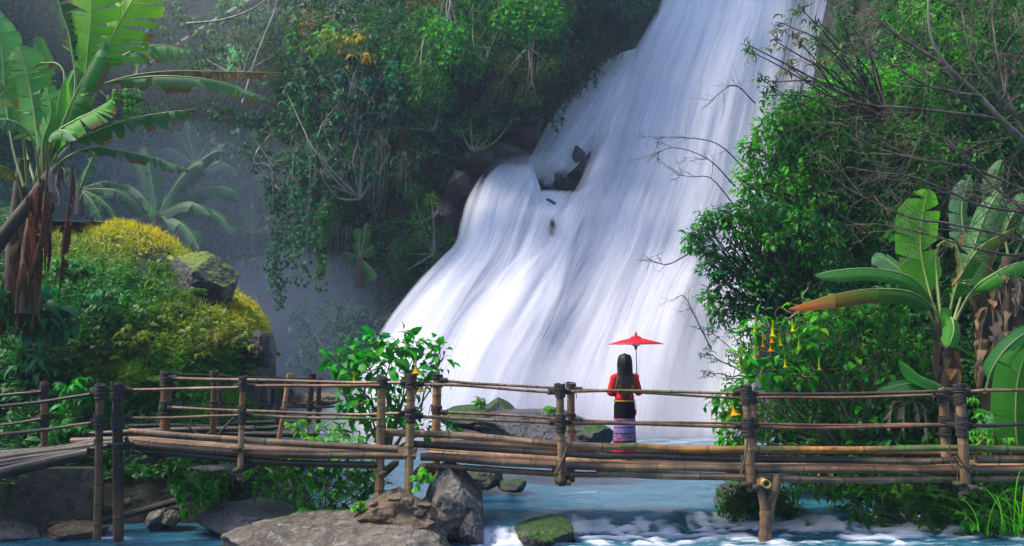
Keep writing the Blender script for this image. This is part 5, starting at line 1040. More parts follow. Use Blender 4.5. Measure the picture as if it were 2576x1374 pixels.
for yy in np.arange(-330, 1060, step):
    for xx in np.arange(-350, 1690, step):
        x = xx+rng.uniform(-.7, .7)*step; y = yy+rng.uniform(-.7, .7)*step
        if x > interp(y, WF_L)-6-(10 if y < 420 else 0): continue
        if hill_in(np.array([x]), np.array([y+40]))[0] and poly_dist(np.array([x]), np.array([y+40]), HILL_EDGE)[0] > 60: continue
        rocky = inpoly(np.array([x]), np.array([y]), ROCKY)[0]
        if rocky and rng.random() < .5: continue
        if (y < 0 or x < 0) and rng.random() < .4: continue
        R = rng.uniform(.3, .85)*(0.5 if rocky else 1); out = rng.uniform(0, 2.0)*(0.3 if rocky else 1); c = wall_pos(np.array([x]), np.array([y]), out)[0]
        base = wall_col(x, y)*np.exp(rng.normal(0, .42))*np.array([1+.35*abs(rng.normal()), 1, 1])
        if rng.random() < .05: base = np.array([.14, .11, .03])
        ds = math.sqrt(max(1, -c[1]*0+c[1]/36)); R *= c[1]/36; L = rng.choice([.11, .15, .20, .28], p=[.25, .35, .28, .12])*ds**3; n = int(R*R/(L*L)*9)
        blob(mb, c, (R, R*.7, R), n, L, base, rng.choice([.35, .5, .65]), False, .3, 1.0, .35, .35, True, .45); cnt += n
tag(mb.build('jungle_foliage', M['leaf_far']), 'dense mixed jungle foliage covering the slope left of the waterfall', kind='stuff')
print('wall leaves', cnt)

# named trees on the slope
YEL = (.40, .26, .02); BRG = (.10, .34, .04); MID = (.02, .08, .022); DRK = (.012, .05, .02); BLU = (.018, .075, .04); OLV = (.045, .09, .02)
shrub('jungle_tree', 'many-stemmed pale-barked tree with whorled leaves in the middle of the jungle slope', 'tree', (905, 500, 32.5),
      [(770, 170, 33, 36), (830, 190, 33, 40), (880, 170, 33, 34), (800, 240, 33, 42), (860, 250, 32.5, 44), (920, 230, 32.5, 42), (960, 200, 33, 30), (750, 290, 33, 34), (840, 310, 32.3, 40), (900, 320, 32.3, 42), (960, 290, 32.5, 40), (990, 250, 32.8, 26), (810, 350, 32.5, 28), (930, 370, 32.3, 26), (720, 230, 33.3, 30), (1000, 210, 33, 22), (880, 420, 32.2, 26), (820, 440, 32.4, 24), (940, 430, 32.4, 22)],
      .30, BLU, 1.1, 'whorl', 'bark', .036, wr=.38, droop=.5, twigs=5, kwh=7, wob=.30, mat='leaf_far')
shrub('jungle_tree', 'tree with yellowing leaves at the top of the slope, right of the fallen log', 'tree', (890, 330, 33.2),
      [(840, 90, 33, 30, (.16, .22, .03)), (885, 105, 33, 34, (.30, .26, .03)), (915, 130, 32.8, 26, YEL), (870, 140, 32.8, 24, (.34, .2, .02)), (800, 110, 33, 28, (.12, .2, .04)), (760, 130, 33.2, 26, OLV), (930, 90, 33, 24, OLV), (890, 70, 33.2, 26, (.10, .22, .04))],
      .24, OLV, 1.0, 'whorl', 'pale_bark', .05, wr=.4, droop=.55, twigs=5, mat='leaf_far')
shrub('jungle_shrub', 'grey-stemmed straggly shrub with twisting white branches left of the many-stemmed tree', 'shrub', (760, 560, 32.8),
      [(640, 350, 33, 30), (690, 330, 33, 32), (735, 350, 33, 28), (650, 400, 32.8, 34), (700, 410, 32.6, 36), (750, 400, 32.8, 30), (680, 460, 32.6, 32), (735, 470, 32.5, 30), (790, 440, 32.6, 26), (620, 380, 33, 24), (780, 500, 32.4, 24), (820, 510, 32.4, 24)],
      .20, (.028, .085, .035), .9, 'whorl', 'pale_bark', .06, wr=.42, droop=.4, twigs=4, wob=.25, mat='leaf_far')
shrub('leafy_vine', 'bright green leafy vine hanging at the top of the slope, left of the round-leaved one', 'vine', (1130, -20, 33),
      [(1105, 60, 33, 24), (1125, 95, 32.8, 30), (1150, 75, 32.8, 26), (1095, 110, 32.9, 24), (1140, 130, 32.7, 24), (1080, 75, 33, 20), (1120, 155, 32.7, 18)], .15, (.075, .27, .04), 1.1, 'blob', 'bark', .03, droop=.5, hang=.5, mat='leaf_far')
shrub('leafy_vine', 'round-leaved green vine curtain at the top of the slope just left of the falls', 'vine', (1340, -30, 34),
      [(1290, 20, 34, 28), (1325, 30, 34, 34), (1365, 25, 34, 34), (1400, 45, 34, 24), (1305, 60, 33.8, 26), (1350, 65, 33.8, 28), (1385, 75, 33.8, 20), (1260, 50, 34, 22), (1330, 95, 33.8, 18)], .17, (.06, .23, .035), 1.1, 'blob', 'bark', .03, wr=.85, droop=.35, mat='leaf_far')
shrub('leafy_vine', 'drooping yellow-green creeper spilling down the slope below the bright vine', 'vine', (1070, 90, 33),
      [(1030, 170, 33, 20), (1050, 195, 32.9, 26), (1085, 180, 32.9, 26), (1060, 225, 32.7, 22), (1075, 160, 33, 20), (1110, 200, 32.8, 22), (1045, 250, 32.7, 16)], .13, (.05, .16, .025), 1.1, 'blob', 'bark', .03, hang=.8, wr=.35, mat='leaf_far')
shrub('bamboo_thicket', 'feathery bamboo foliage between the two bright vines at the top', 'bamboo', (1220, 160, 34.3),
      [(1190, 20, 34.3, 40), (1240, 30, 34.3, 40), (1200, 80, 34.2, 40), (1250, 90, 34.2, 36), (1180, 130, 34.1, 34), (1230, 140, 34, 36)], .2, (.025, .11, .025), .9, 'blob', 'stem', .03, wr=.13, hang=.7, mat='leaf_far')
shrub('jungle_shrub', 'mid-green bush bulging from the slope under the feathery bamboo', 'shrub', (1090, 330, 33.8),
      [(1010, 200, 33.8, 34), (1060, 270, 33.6, 36), (1000, 270, 33.6, 34), (1110, 250, 33.7, 34), (1050, 320, 33.5, 34), (980, 320, 33.6, 28), (1100, 310, 33.6, 28)], .12, (.015, .07, .02), 1.0, 'blob', 'bark', .05, mat='leaf_far')
shrub('jungle_shrub', 'dark brownish-green hanging bush beside the upper fall', 'shrub', (1330, 120, 35),
      [(1290, 160, 35, 36), (1340, 190, 35, 34), (1320, 240, 34.8, 30), (1380, 170, 35.2, 30), (1260, 220, 35, 32), (1350, 250, 34.8, 20), (1230, 260, 35, 28)], .11, (.06, .10, .03), .9, 'blob', 'bark', .04, hang=.7, mat='leaf_far')
shrub('jungle_shrub', 'dark shrub leaning over the very lip of the upper fall', 'shrub', (1560, 60, 40),
      [(1480, 100, 40, 30), (1530, 70, 40, 34), (1580, 50, 40, 34), (1500, 40, 40, 34), (1470, 150, 39.6, 26), (1620, 10, 41, 30), (1510, 140, 39.5, 18)], .16, (.02, .10, .035), .9, 'blob', 'dark_bark', .05, mat='leaf_far')
shrub('overhanging_branch', 'small leafy branch hanging in front of the side cascade', 'branch', (1540, 130, 39),
      [(1490, 200, 38.8, 14), (1470, 215, 38.8, 10), (1505, 185, 38.8, 12), (1460, 238, 38.8, 7)], .2, (.02, .09, .03), .8, 'blob', 'dark_bark', .03, hang=.6, mat='leaf_far')
shrub('jungle_shrub', 'green ferny shrub growing on the rock shelf beside the side cascade', 'shrub', (1190, 380, 35.4), [(1160, 320, 35.4, 24), (1210, 345, 35.2, 22), (1240, 315, 35.4, 20), (1185, 290, 35.6, 24), (1290, 300, 35.6, 14)], .1, (.05, .19, .03), .8, 'blob', mat='leaf_far')
shrub('jungle_shrub', 'bright mossy-leaved creeper patch left of the middle cascade', 'shrub', (1090, 640, 34), [(1085, 500, 34.3, 20, (.12, .24, .03)), (1065, 545, 34.2, 30), (1110, 590, 34, 26), (1055, 600, 34, 34), (1020, 640, 34, 34), (1090, 650, 33.8, 22), (1010, 690, 33.8, 28), (1040, 480, 34.3, 24)], .09, (.028, .11, .02), .9, 'blob', mat='leaf_far')
shrub('jungle_shrub', 'misty grey-green shrub at the foot of the slope beside the pool', 'shrub', (840, 950, 36), [(770, 800, 36.5, 40), (840, 800, 36.5, 40), (800, 860, 36.2, 44), (870, 850, 36, 36), (760, 900, 36, 40), (840, 910, 35.8, 36), (900, 780, 36, 26)], .2, (.03, .10, .05), .8, 'blob', mat='leaf_far')
shrub('jungle_tree', 'thin leaning tree with a long bare stem crossing the mist near the fallen log', 'tree', (610, 200, 36),
      [(630, 130, 36, 26), (660, 90, 36, 22), (600, 150, 36, 20), (690, 140, 35.8, 22), (560, 110, 37, 28), (520, 150, 37, 28), (480, 170, 37.5, 26)], .18, OLV, .6, 'blob', 'bark', .05, mat='leaf_far')
for k, (lab, pts, col) in enumerate([('misty feathery tree behind the bunch of green bananas', [(470, 60, 26), (520, 80, 30), (500, 130, 34), (560, 60, 26), (450, 120, 24), (540, 140, 26)], (.07, .17, .06)), ('misty dark shrub under the long drooping banana leaves', [(560, 300, 34), (610, 330, 36), (520, 330, 30), (590, 380, 34), (640, 290, 26), (540, 270, 28)], (.04, .13, .06)),
        ('hazy round bush beside the fallen log at the top', [(600, 30, 34), (650, 50, 34), (620, 90, 30), (700, 60, 30), (560, 20, 26), (740, 30, 28)], (.06, .16, .04)), ('hazy shrub between the tall banana plant and the mist', [(300, 330, 34), (340, 300, 30), (280, 380, 34), (330, 400, 28), (400, 300, 26), (250, 420, 28)], (.04, .12, .06)),
        ('pale green bush at the very top left of the slope', [(330, 20, 34), (380, 40, 34), (430, 20, 36), (400, 90, 30), (350, 90, 28), (460, 40, 26)], (.09, .19, .07)), ('dim shrub low in the mist right of the golden mound', [(640, 660, 34), (690, 680, 36), (660, 720, 30), (720, 640, 30), (610, 640, 26)], (.03, .10, .06))]):
    shrub('misty_shrub', lab, 'shrub', (pts[2][0], pts[2][1]+90, 47), [(x, y, 46, r) for x, y, r in pts], .32, col, 1.0, 'blob' if k % 2 else 'whorl', 'bark', .06, mat='leaf_far', droop=.5)
def vine(label, top, bot, Y, r, col, leafL=.15, w=10):
    a, b = np.array(W(*top, Y)), np.array(W(*bot, Y)); e = empty('hanging_vine', tuple(a), label, 'vine'); st = MB(); mb = MB()
    for k in range(4):
        o = rng.normal(size=3)*[w*Y/F*.5, .2, .1]; p = limb(st, a+o, b+o*.7+[0, 0, rng.uniform(-.2, 1.2)], r, r*.5, .03, 40, 5)
        q = p[rng.integers(2, 40, 90)]+rng.normal(size=(90, 3))*[w*Y/F*.35, .15, .05]; d = rng.normal(size=(90, 3))*[1, .6, .3]+[0, -.5, -.8]; leaves(mb, q, d, np.array([0, -1., .6])+rng.normal(0, .3, (90, 3)), leafL, .75, tint(col, 90, .3), .2, .2)
    st.build('stems', M['bark'], e); mb.build('leaves', M['leaf_far'], e)
vine('leaf-covered vine column hanging below the straggly shrub, dense and green', (762, 360), (752, 700), 32, .02, (.016, .085, .035), w=26)
vine('thin leafy vine trailing down left of the dense vine column', (700, 470), (690, 760), 32.6, .012, (.016, .07, .03), w=16)
vine('sparse vine with pale leaves right of the dense vine column', (812, 500), (806, 720), 32, .012, (.03, .10, .03), w=18)
vine('tight dark vine running down beside the many-stemmed tree', (985, 150), (1000, 330), 33, .012, (.03, .14, .05), w=12)
def roots(label, top, bot, Y, n, w, mat='bark', r=.008):
    a, b = np.array(W(*top, Y)), np.array(W(*bot, Y)); e = MB()
    for k in range(n): o = rng.normal(size=3)*[w*Y/F*.4, .15, .1]; limb(e, a+o, b+o*1.3+[0, 0, rng.random()*1.5], r, r*.6, .04, 26, 4)
    tag(e.build('hanging_roots', M[mat], None, origin=tuple(a)), label, 'roots')
roots('pale bundle of thin aerial roots hanging under the round-leaved vine', (1340, 80), (1335, 230), 34, 16, 16, 'pale_bark'); roots('brown tangle of thin roots dangling in the dark below the mid-green bush', (960, 330), (950, 560), 34, 14, 30)
roots('dark thin lianas hanging in the shaded hollow between tree and rocks', (860, 560), (850, 760), 33, 12, 60, 'bark'); roots('thin brown lianas hanging right of the many-stemmed tree', (1010, 380), (1005, 560), 34, 8, 20)
mb = MB(); tube(mb, smooth_path(pl([(330, 200, 52), (430, 130, 51), (540, 60, 50), (680, -20, 49), (800, -80, 48)]), 40), np.linspace(.17, .27, 40)*(1+.04*rng.normal(size=40)), 12); tag(mb.build('fallen_log', M['bark'], None, origin=W(400, 150, 39)), 'long fallen tree trunk slanting across the misty top of the slope', 'log')
for k, (p, r, l) in enumerate([([(470, 60, 37), (560, 50, 36.5), (640, 20, 36), (700, -30, 36)], .05, 'thin pale branch arching above the fallen log'), ([(610, 260, 35), (650, 130, 35), (690, 30, 35), (700, -20, 35)], .05, 'slender bare stem leaning right across the fallen log'), ([(345, 190, 38), (350, 130, 38), (372, 60, 38), (368, 230, 38)], .06, 'short pale snag standing behind the torn banana leaves')]):
    mb = MB(); tube(mb, smooth_path(pl(p[:3] if k == 2 else p), 24), np.linspace(r, r*.4, 24), 7); tag(mb.build('bare_branch', M['pale_bark'], None, origin=W(*p[0])), l, 'branch')

# ================================================================ the mound's undergrowth
def scatter_poly(n, x0, x1, y0, y1, fn):
    px, py = rng.uniform(x0, x1, n), rng.uniform(y0, y1, n); k = fn(px, py); return px[k], py[k]
hin = lambda px, py: hill_in(px, py)
ROCKFACE = [(335, 645), (400, 625), (452, 618), (530, 690), (560, 775), (500, 770), (470, 740), (430, 720), (380, 700), (340, 690)]
gold = lambda px, py: np.clip(np.exp(-((px-350)/150)**2-((py-605)/52)**2)*.8+np.exp(-((px-590-.72*(py-740))/62)**2-((py-740)/100)**2)*1.25+.42*np.exp(-((px-480)/110)**2-((py-820)/75)**2)+.5*np.exp(-((px-120)/50)**2-((py-600)/60)**2)+.35*np.exp(-((px-320)/110)**2-((py-920)/50)**2), 0, 1)  # yellow moss, plus sunlit gold of crest and right shoulder put into the colour
def hillstuff(n, x0, x1, y0, y1, kind, L, out0=.05, out1=.3, cfn=None, wr=.4, w=.012):
    px, py = scatter_poly(n, x0, x1, y0, y1, lambda a, b: hin(a, b) & ~(inpoly(a, b, ROCKFACE) & (rng.random(len(a)) < .93)))
    lump = fbm(np.stack([px/45, py/45, 0*px], -1), 3); out = out0+(out1-out0)*rng.random(len(px))+.22*lump; p = hill_pos(px, py, out); g = gold(px, py)[:, None]*np.exp(.5*fbm(np.stack([px/30, py/30, 0*px+5], -1), 3))[:, None]; g = np.clip(g, 0, 1)
    c = cfn(px, py, g, lump); n = len(px)
    mb = MB()
    if kind == 'leaf': leaves(mb, p, rng.normal(size=(n, 3))*[1, .6, .5]+[0, -.45, .05], np.array([0, -.35, 1.])+rng.normal(0, .4, (n, 3)), L*np.exp(rng.normal(0, .3, n)), wr, c*np.exp(rng.normal(0, .28, (n, 1))), .25, .3)
    else: blades(mb, p, L, w, c, .9, (0, -.3, 0))
    return mb
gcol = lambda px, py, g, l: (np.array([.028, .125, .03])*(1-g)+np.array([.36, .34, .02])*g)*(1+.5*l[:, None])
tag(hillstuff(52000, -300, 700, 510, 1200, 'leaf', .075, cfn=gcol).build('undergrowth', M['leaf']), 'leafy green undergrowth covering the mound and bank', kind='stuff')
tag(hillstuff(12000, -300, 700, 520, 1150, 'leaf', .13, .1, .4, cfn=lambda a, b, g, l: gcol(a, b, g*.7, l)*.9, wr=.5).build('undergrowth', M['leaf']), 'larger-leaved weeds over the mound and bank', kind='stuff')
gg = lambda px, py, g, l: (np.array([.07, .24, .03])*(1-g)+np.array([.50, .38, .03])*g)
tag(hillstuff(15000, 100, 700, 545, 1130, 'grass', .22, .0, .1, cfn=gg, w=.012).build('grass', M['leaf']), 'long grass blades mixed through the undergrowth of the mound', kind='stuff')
def band(n, pts, w, kind, L, col, out=.1, wd=.014):
    i = rng.random(n)*(len(pts)-1); k = i.astype(int); f = (i-k)[:, None]; P = np.array(pts, float); q = P[k]*(1-f)+P[k+1]*f+rng.normal(size=(n, 2))*w; ok = hin(q[:, 0], q[:, 1]); q = q[ok]; mb = MB(); p = hill_pos(q[:, 0], q[:, 1], out*rng.random(len(q)))
    if kind == 'grass': blades(mb, p, L, wd, col, .9, (0, -.4, 0))
    else: leaves(mb, p, rng.normal(size=(len(q), 3))+[0, -.4, 0], np.array([0, -.3, 1.])+rng.normal(0, .4, (len(q), 3)), L, .5, tint(col, len(q), .3))
    return mb
tag(band(16000, [(440, 622), (500, 655), (550, 695), (590, 735), (640, 785), (676, 845), (685, 875)], 20, 'leaf', .045, (.38, .42, .02), .12).build('moss', M['leaf']), 'yellow-green moss, sun glow put into its colour, along the right shoulder of the mound', kind='stuff')
tag(band(1600, [(230, 590), (300, 562), (380, 578), (445, 612)], 12, 'grass', .2, (.50, .40, .02), .1).build('grass', M['leaf']), 'golden grass, sunlight put into its colour, along the crest of the mound', kind='stuff')
tag(band(5000, [(300, 930), (450, 960), (600, 1000), (520, 1040), (330, 1030)], 35, 'grass', .3, (.09, .30, .03), .1, .016).build('grass', M['leaf']), 'bright green grass on the bank behind the lashed rails', kind='stuff')
# plants that stand out on the mound
def clump(name, label, c, R, L, n, col, cat='plant', wr=.4, mode='leaf', w=.02, droop=.45, k=6):
    b = np.array(W(*c)); e = empty(name, tuple(b), label, cat); mb = MB(); st = MB()
    for i in range(n):
        d = unit(rng.normal(size=3)*[1, .6, .5]+[0, -.3, .8]); t = b+d*R*(.4+.6*rng.random()); limb(st, b, t, .008, .004, .1, 8, 4, (1, 1, 1)); whorl(mb, t[None], 1, k, L, col, wr=wr, droop=droop)
        if rng.random() < .7: whorl(mb, ((b+t)/2)[None], 1, 3, L, col, wr=wr, droop=droop)
    mb.build('leaves', M['leaf'], e); st.build('stems', M['stem'], e); return e
for c, R, L, n, col, lab in [((40, 800, 17.0), .8, .38, 22, (.03, .16, .06), 'glossy large-leaved drooping plant at the left edge under the banana stems'), ((130, 830, 17.2), .6, .34, 16, (.025, .13, .05), 'dark glossy drooping plant right of the one at the left edge'),
        ((180, 700, 17.8), .5, .16, 22, (.03, .14, .04), 'dark leafy herb on the shaded left of the mound'), ((260, 790, 17.6), .55, .16, 26, (.03, .15, .05), 'dense green herb in the middle of the mound'), ((90, 930, 17.0), .5, .2, 22, (.04, .17, .06), 'shiny broad-leaved weed patch behind the first ramp post'),
        ((200, 1010, 16.3), .45, .16, 26, (.05, .24, .04), 'bright heart-leaved creeper between the two ramp posts'), ((170, 1100, 15.6), .35, .13, 24, (.04, .2, .04), 'small creeper growing over the ramp end'), ((350, 880, 17.2), .5, .15, 20, (.14, .18, .03), 'yellowish weed clump low on the mound'),
        ((405, 690, 17.4), .3, .16, 10, (.12, .26, .03), 'young yellow-green seedling in front of the bare rock face'), ((500, 745, 17.2), .18, .05, 40, (.06, .16, .01), 'round dark moss cushion on the bare rock face'), ((560, 880, 17.6), .5, .12, 26, (.16, .17, .03), 'brownish fern clump on the right of the mound')]:
    clump('mound_plant', lab, c, R, L, n, col)
# ================================================================ plants under and round the bridge, left
shrub('leafy_shrub', 'large-leaved green trumpet shrub rising behind the rails left of the waterfall foot', 'shrub', (975, 1150, 15.9),
      [(850, 905, 15.9, 34), (895, 885, 15.9, 36), (945, 868, 16, 38), (1000, 862, 16, 38), (1050, 880, 15.9, 34), (1090, 880, 15.9, 26), (1110, 925, 15.8, 24), (870, 940, 15.8, 34), (925, 920, 15.7, 36), (985, 915, 15.7, 36), (1045, 930, 15.7, 32), (1020, 880, 15.8, 30),
       (880, 1000, 15.7, 34), (930, 975, 15.6, 34), (1050, 975, 15.8, 24), (980, 1000, 15.6, 34), (900, 1050, 15.6, 36), (960, 1070, 15.6, 36), (1010, 1050, 15.6, 32), (1120, 1070, 15.6, 26), (1060, 1080, 15.7, 30), (830, 890, 16, 18), (1110, 890, 15.9, 24), (910, 1020, 15.5, 34), (990, 950, 15.5, 32)], .19, (.055, .27, .05), 1.35, 'blob', 'stem', .022, wr=.55, droop=.35, twigs=2, fill=.35, hang=.2)
def trumpet(parent, c, L=.22, col=(.75, .42, .04), tilt=None, openf=1.0):
    mb = MB(); d = np.array([rng.normal()*.12, -.1, -1.]); d = unit(d); e1 = unit(np.cross(d, [0, 1, 0])); e2 = np.cross(d, e1); a = np.linspace(0, 2*PI, 16); rows = []; cl = []
    for t, r in ((0, .10), (.08, .13), (.3, .09), (.55, .14), (.8, .26), (.93, .42), (1.0, .62), (.97, .70)):
        rr = r*L*.55*(openf if t > .7 else 1)*(1+(.14 if t > .9 else 0)*np.cos(a*5)); rows.append(np.array(c)+d*L*t+rr[:, None]*(np.cos(a)[:, None]*e1+np.sin(a)[:, None]*e2)); f = np.clip((t-.25)/.6, 0, 1); cl.append(np.tile(np.array([.25, .33, .05])*(1-f)+np.array(col)*f, (16, 1)))
    mb.add(np.concatenate(rows), [grid_faces(len(rows), 16)], None, np.concatenate(cl)); return mb.build('flower', M['leaf_far'], parent)
sh = bpy.data.objects['leafy_shrub']
for x, y, c in ((1046, 905, (.85, .38, .02)), (890, 935, (.8, .3, .05)), (1060, 950, (.5, .4, .05))): trumpet(sh, W(x, y, 15.4), .22, c)
shrub('leafy_shrub', 'fresh green shrub with narrow leaves behind the side pole, left of the first pale post', 'shrub', (800, 1200, 15.3), [(730, 1080, 15.6, 26), (770, 1075, 15.6, 28), (815, 1085, 15.5, 30), (855, 1075, 15.6, 28), (780, 1110, 15.4, 24), (850, 1110, 15.4, 26), (900, 1100, 15.4, 24)], .15, (.09, .32, .03), 1.1, 'whorl', 'stem', .015, wr=.4, droop=.3)
shrub('leafy_shrub', 'trailing heart-leaved creeper clump under the short span beside the black post', 'shrub', (500, 1240, 14.3), [(450, 1180, 14.3, 28), (490, 1200, 14.2, 32), (530, 1210, 14.2, 30), (460, 1230, 14.1, 24), (510, 1240, 14.1, 28), (470, 1270, 14.1, 18), (560, 1200, 14.3, 24), (545, 1240, 14.2, 22), (440, 1210, 14.2, 16)], .11, (.045, .22, .03), 1.3, 'blob', 'stem', .012, wr=.6, hang=.7, droop=.4)
shrub('leafy_shrub', 'bright broad-leaved bush under the short span, left of the pale posts', 'shrub', (800, 1300, 14.2), [(650, 1190, 14.3, 26), (690, 1180, 14.3, 30), (740, 1185, 14.2, 32), (790, 1190, 14.1, 34), (840, 1190, 14.1, 34), (890, 1195, 14, 30), (910, 1230, 14, 24), (760, 1230, 14, 32), (820, 1235, 13.9, 34), (870, 1240, 13.9, 28), (700, 1225, 14.1, 28), (640, 1220, 14.2, 20), (780, 1270, 13.9, 24), (840, 1270, 13.8, 20), (930, 1200, 14.7, 32), (900, 1225, 14.6, 34), (950, 1235, 14.6, 28), (880, 1180, 15, 34), (940, 1175, 15, 30), (720, 1170, 15.4, 36), (800, 1165, 15.4, 36), (650, 1170, 15.4, 32)],
      .15, (.05, .25, .025), 1.5, 'blob', 'stem', .014, wr=.42, hang=.1, droop=.3)
shrub('leafy_shrub', 'low pale-leaved sprig at the water edge beside the broad bedrock', 'shrub', (820, 1330, 13.7), [(800, 1300, 13.7, 18), (830, 1290, 13.7, 18), (770, 1290, 13.8, 16), (740, 1300, 13.8, 16), (850, 1310, 13.7, 12)], .10, (.08, .30, .04), .6, 'whorl', 'stem', .008)
shrub('leafy_shrub', 'dark ferny plant at the left edge beneath the ramp', 'shrub', (10, 1260, 14.3), [(-20, 1240, 14.0, 34), (20, 1215, 14.05, 26), (55, 1200, 14.05, 18)], .13, (.02, .10, .03), .6, 'blob', 'stem', .01)
for x, y, R, lab in ((1062, 1210, .2, 'small heart-leaved creeper dangling between the posts of the pier'), (770, 1340, .14, 'bright grass tuft on the broad bedrock'), (905, 1280, .12, 'tiny green plant at the left foot of the rubble mound')):
    e = clump('creeper' if x == 1062 else 'weed', lab, (x, y, 13.25), R, .06 if x != 1062 else .085, 14, (.09, .32, .03), wr=.6)
mb = MB(); b = np.array(W(768, 1345, 13.2)); blades(mb, b+rng.normal(size=(140, 3))*[.12, .08, .01], .14, .008, (.16, .34, .03), 1.1); tag(mb.build('grass_tuft', M['leaf'], None, origin=tuple(b)), 'yellow-green grass growing in a crack of the broad bedrock', 'grass tuft')
mb = MB(); b = np.array(W(1345, 1348, 13.33)); blades(mb, b+rng.normal(size=(40, 3))*[.11, .02, .02], .14, .009, (.16, .36, .03), 1.6, (0, -.5, 0)); tag(mb.build('grass_tuft', M['leaf'], None, origin=tuple(b)), 'pale grass tuft hanging on the mossy boulder in the river', 'grass tuft')
mb = MB(); b = np.array(W(2590, 1340, 12.6)); blades(mb, b+rng.normal(size=(60, 3))*[.3, .1, .03], .75, .02, (.12, .38, .03), .8, (-.6, 0, 0), 8); tag(mb.build('grass_tuft', M['leaf'], None, origin=tuple(b)), 'tall bright grass blades leaning in at the lower right corner', 'grass tuft')
clump('rock_plant', 'small green weed on the boulder behind the second rail, left of the woman', (1388, 1035, 18.2), .2, .10, 10, (.07, .26, .02)); clump('rock_plant', 'tuft of weeds on the low boulder left of the pointed rock', (1200, 1018, 18.6), .18, .10, 10, (.05, .2, .03))
mb = MB(); q = rng.uniform(-1, 1, 500); p = np.stack([np.array(W(1890, 1262, 15.6))[0]+q*.62, 15.25-.3*(1-q*q)+.1*rng.normal(size=500), np.array(W(1890, 1225, 15.6))[2]-.28*q*q+.16*rng.normal(size=500)], -1)
blades(mb, p, .22, .012, (.10, .15, .03), 1.6, (0, -.8, 0)); leaves(mb, p+[0, -.05, -.05], rng.normal(size=(500, 3))+[0, -.6, -.5], np.array([0, -.4, 1.])+rng.normal(0, .3, (500, 3)), .09, .5, tint((.05, .17, .03), 500, .4)); tag(mb.build('trailing_plants', M['leaf'], None, origin=W(1890, 1225, 15.6)), 'trailing ferns and grass draped over the boulder in the rapids', 'plants')

# ================================================================ right-hand bank
rin = lambda px, py: px > np.interp(py, RB_EDGE[:, 1], RB_EDGE[:, 0])-12
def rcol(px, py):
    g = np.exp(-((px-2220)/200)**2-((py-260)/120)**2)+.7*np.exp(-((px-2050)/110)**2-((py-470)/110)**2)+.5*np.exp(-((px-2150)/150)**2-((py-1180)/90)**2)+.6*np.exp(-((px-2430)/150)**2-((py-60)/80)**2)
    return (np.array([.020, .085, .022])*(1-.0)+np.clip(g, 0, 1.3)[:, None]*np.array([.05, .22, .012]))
mb = MB(); cnt = 0
for yy in np.arange(-250, 1400, 34):
    for xx in np.arange(1700, 2820, 34):
        x = xx+rng.uniform(-.7, .7)*34; y = yy+rng.uniform(-.7, .7)*34
        if x < np.interp(y, RB_EDGE[:, 1], RB_EDGE[:, 0])-8: continue
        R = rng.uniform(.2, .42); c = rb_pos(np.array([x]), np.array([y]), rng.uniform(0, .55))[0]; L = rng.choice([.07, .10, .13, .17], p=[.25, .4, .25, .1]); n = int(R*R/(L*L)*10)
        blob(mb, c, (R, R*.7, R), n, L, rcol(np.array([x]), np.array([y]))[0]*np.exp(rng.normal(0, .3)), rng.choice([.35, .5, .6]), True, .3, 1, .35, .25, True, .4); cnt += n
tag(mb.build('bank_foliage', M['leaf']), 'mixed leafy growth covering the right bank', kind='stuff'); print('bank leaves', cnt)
def poly_blobs(poly, step, Y, r, cols=None):
    out = []; xs = [p[0] for p in poly]; ys = [p[1] for p in poly]
    for y in np.arange(min(ys), max(ys), step):
        for x in np.arange(min(xs), max(xs), step):
            a, b = x+rng.uniform(-.5, .5)*step, y+rng.uniform(-.5, .5)*step
            if inpoly(np.array([a]), np.array([b]), poly)[0]: out.append((a, b, Y+rng.uniform(-.45, .35), r*rng.uniform(.65, 1.25)))
    return out
def edge_blobs(pts, Y, r, jit=10): return [(x+rng.uniform(-jit, jit), y+rng.uniform(-jit, jit), Y+rng.uniform(-.3, .3), r*rng.uniform(.75, 1.2)) for x, y in pts]
shrub('leafy_shrub', 'big bright-green shrub mass bulging over the right side of the waterfall', 'shrub', (2150, 620, 20.8), poly_blobs([(2010, 235), (1900, 305), (1868, 400), (1848, 500), (1900, 570), (2000, 600), (2300, 600), (2350, 300), (2330, 190), (2230, 180)], 34, 20.2, 34),
      .13, [(.05, .24, .02), (.035, .17, .025), (.08, .32, .02)], 1.2, 'blob', 'dark_bark', .03, droop=.3)
shrub('leafy_shrub', 'dark green bush reaching left over the lower waterfall, above the yellow trumpet flowers', 'shrub', (2000, 800, 19.2), poly_blobs([(1700, 560), (1790, 542), (1860, 520), (2100, 560), (2150, 700), (2050, 800), (1850, 810), (1765, 785), (1795, 700), (1770, 640), (1720, 595)], 30, 18.9, 27),
      .115, [(.03, .14, .035), (.02, .10, .03), (.06, .24, .03)], 1.4, 'blob', 'dark_bark', .03, droop=.35, twigs=5)
shrub('leafy_shrub', 'small fine-leaved dark shrub low at the right edge of the falls', 'shrub', (1900, 950, 18.6), edge_blobs([(1790, 840), (1830, 830), (1870, 850), (1790, 890), (1835, 900), (1880, 910), (1780, 930), (1830, 950), (1900, 870)], 18.4, 24), .10, [(.02, .10, .04), (.03, .13, .05)], .7, 'whorl', 'dark_bark', .02, wr=.28, droop=.2, twigs=6)
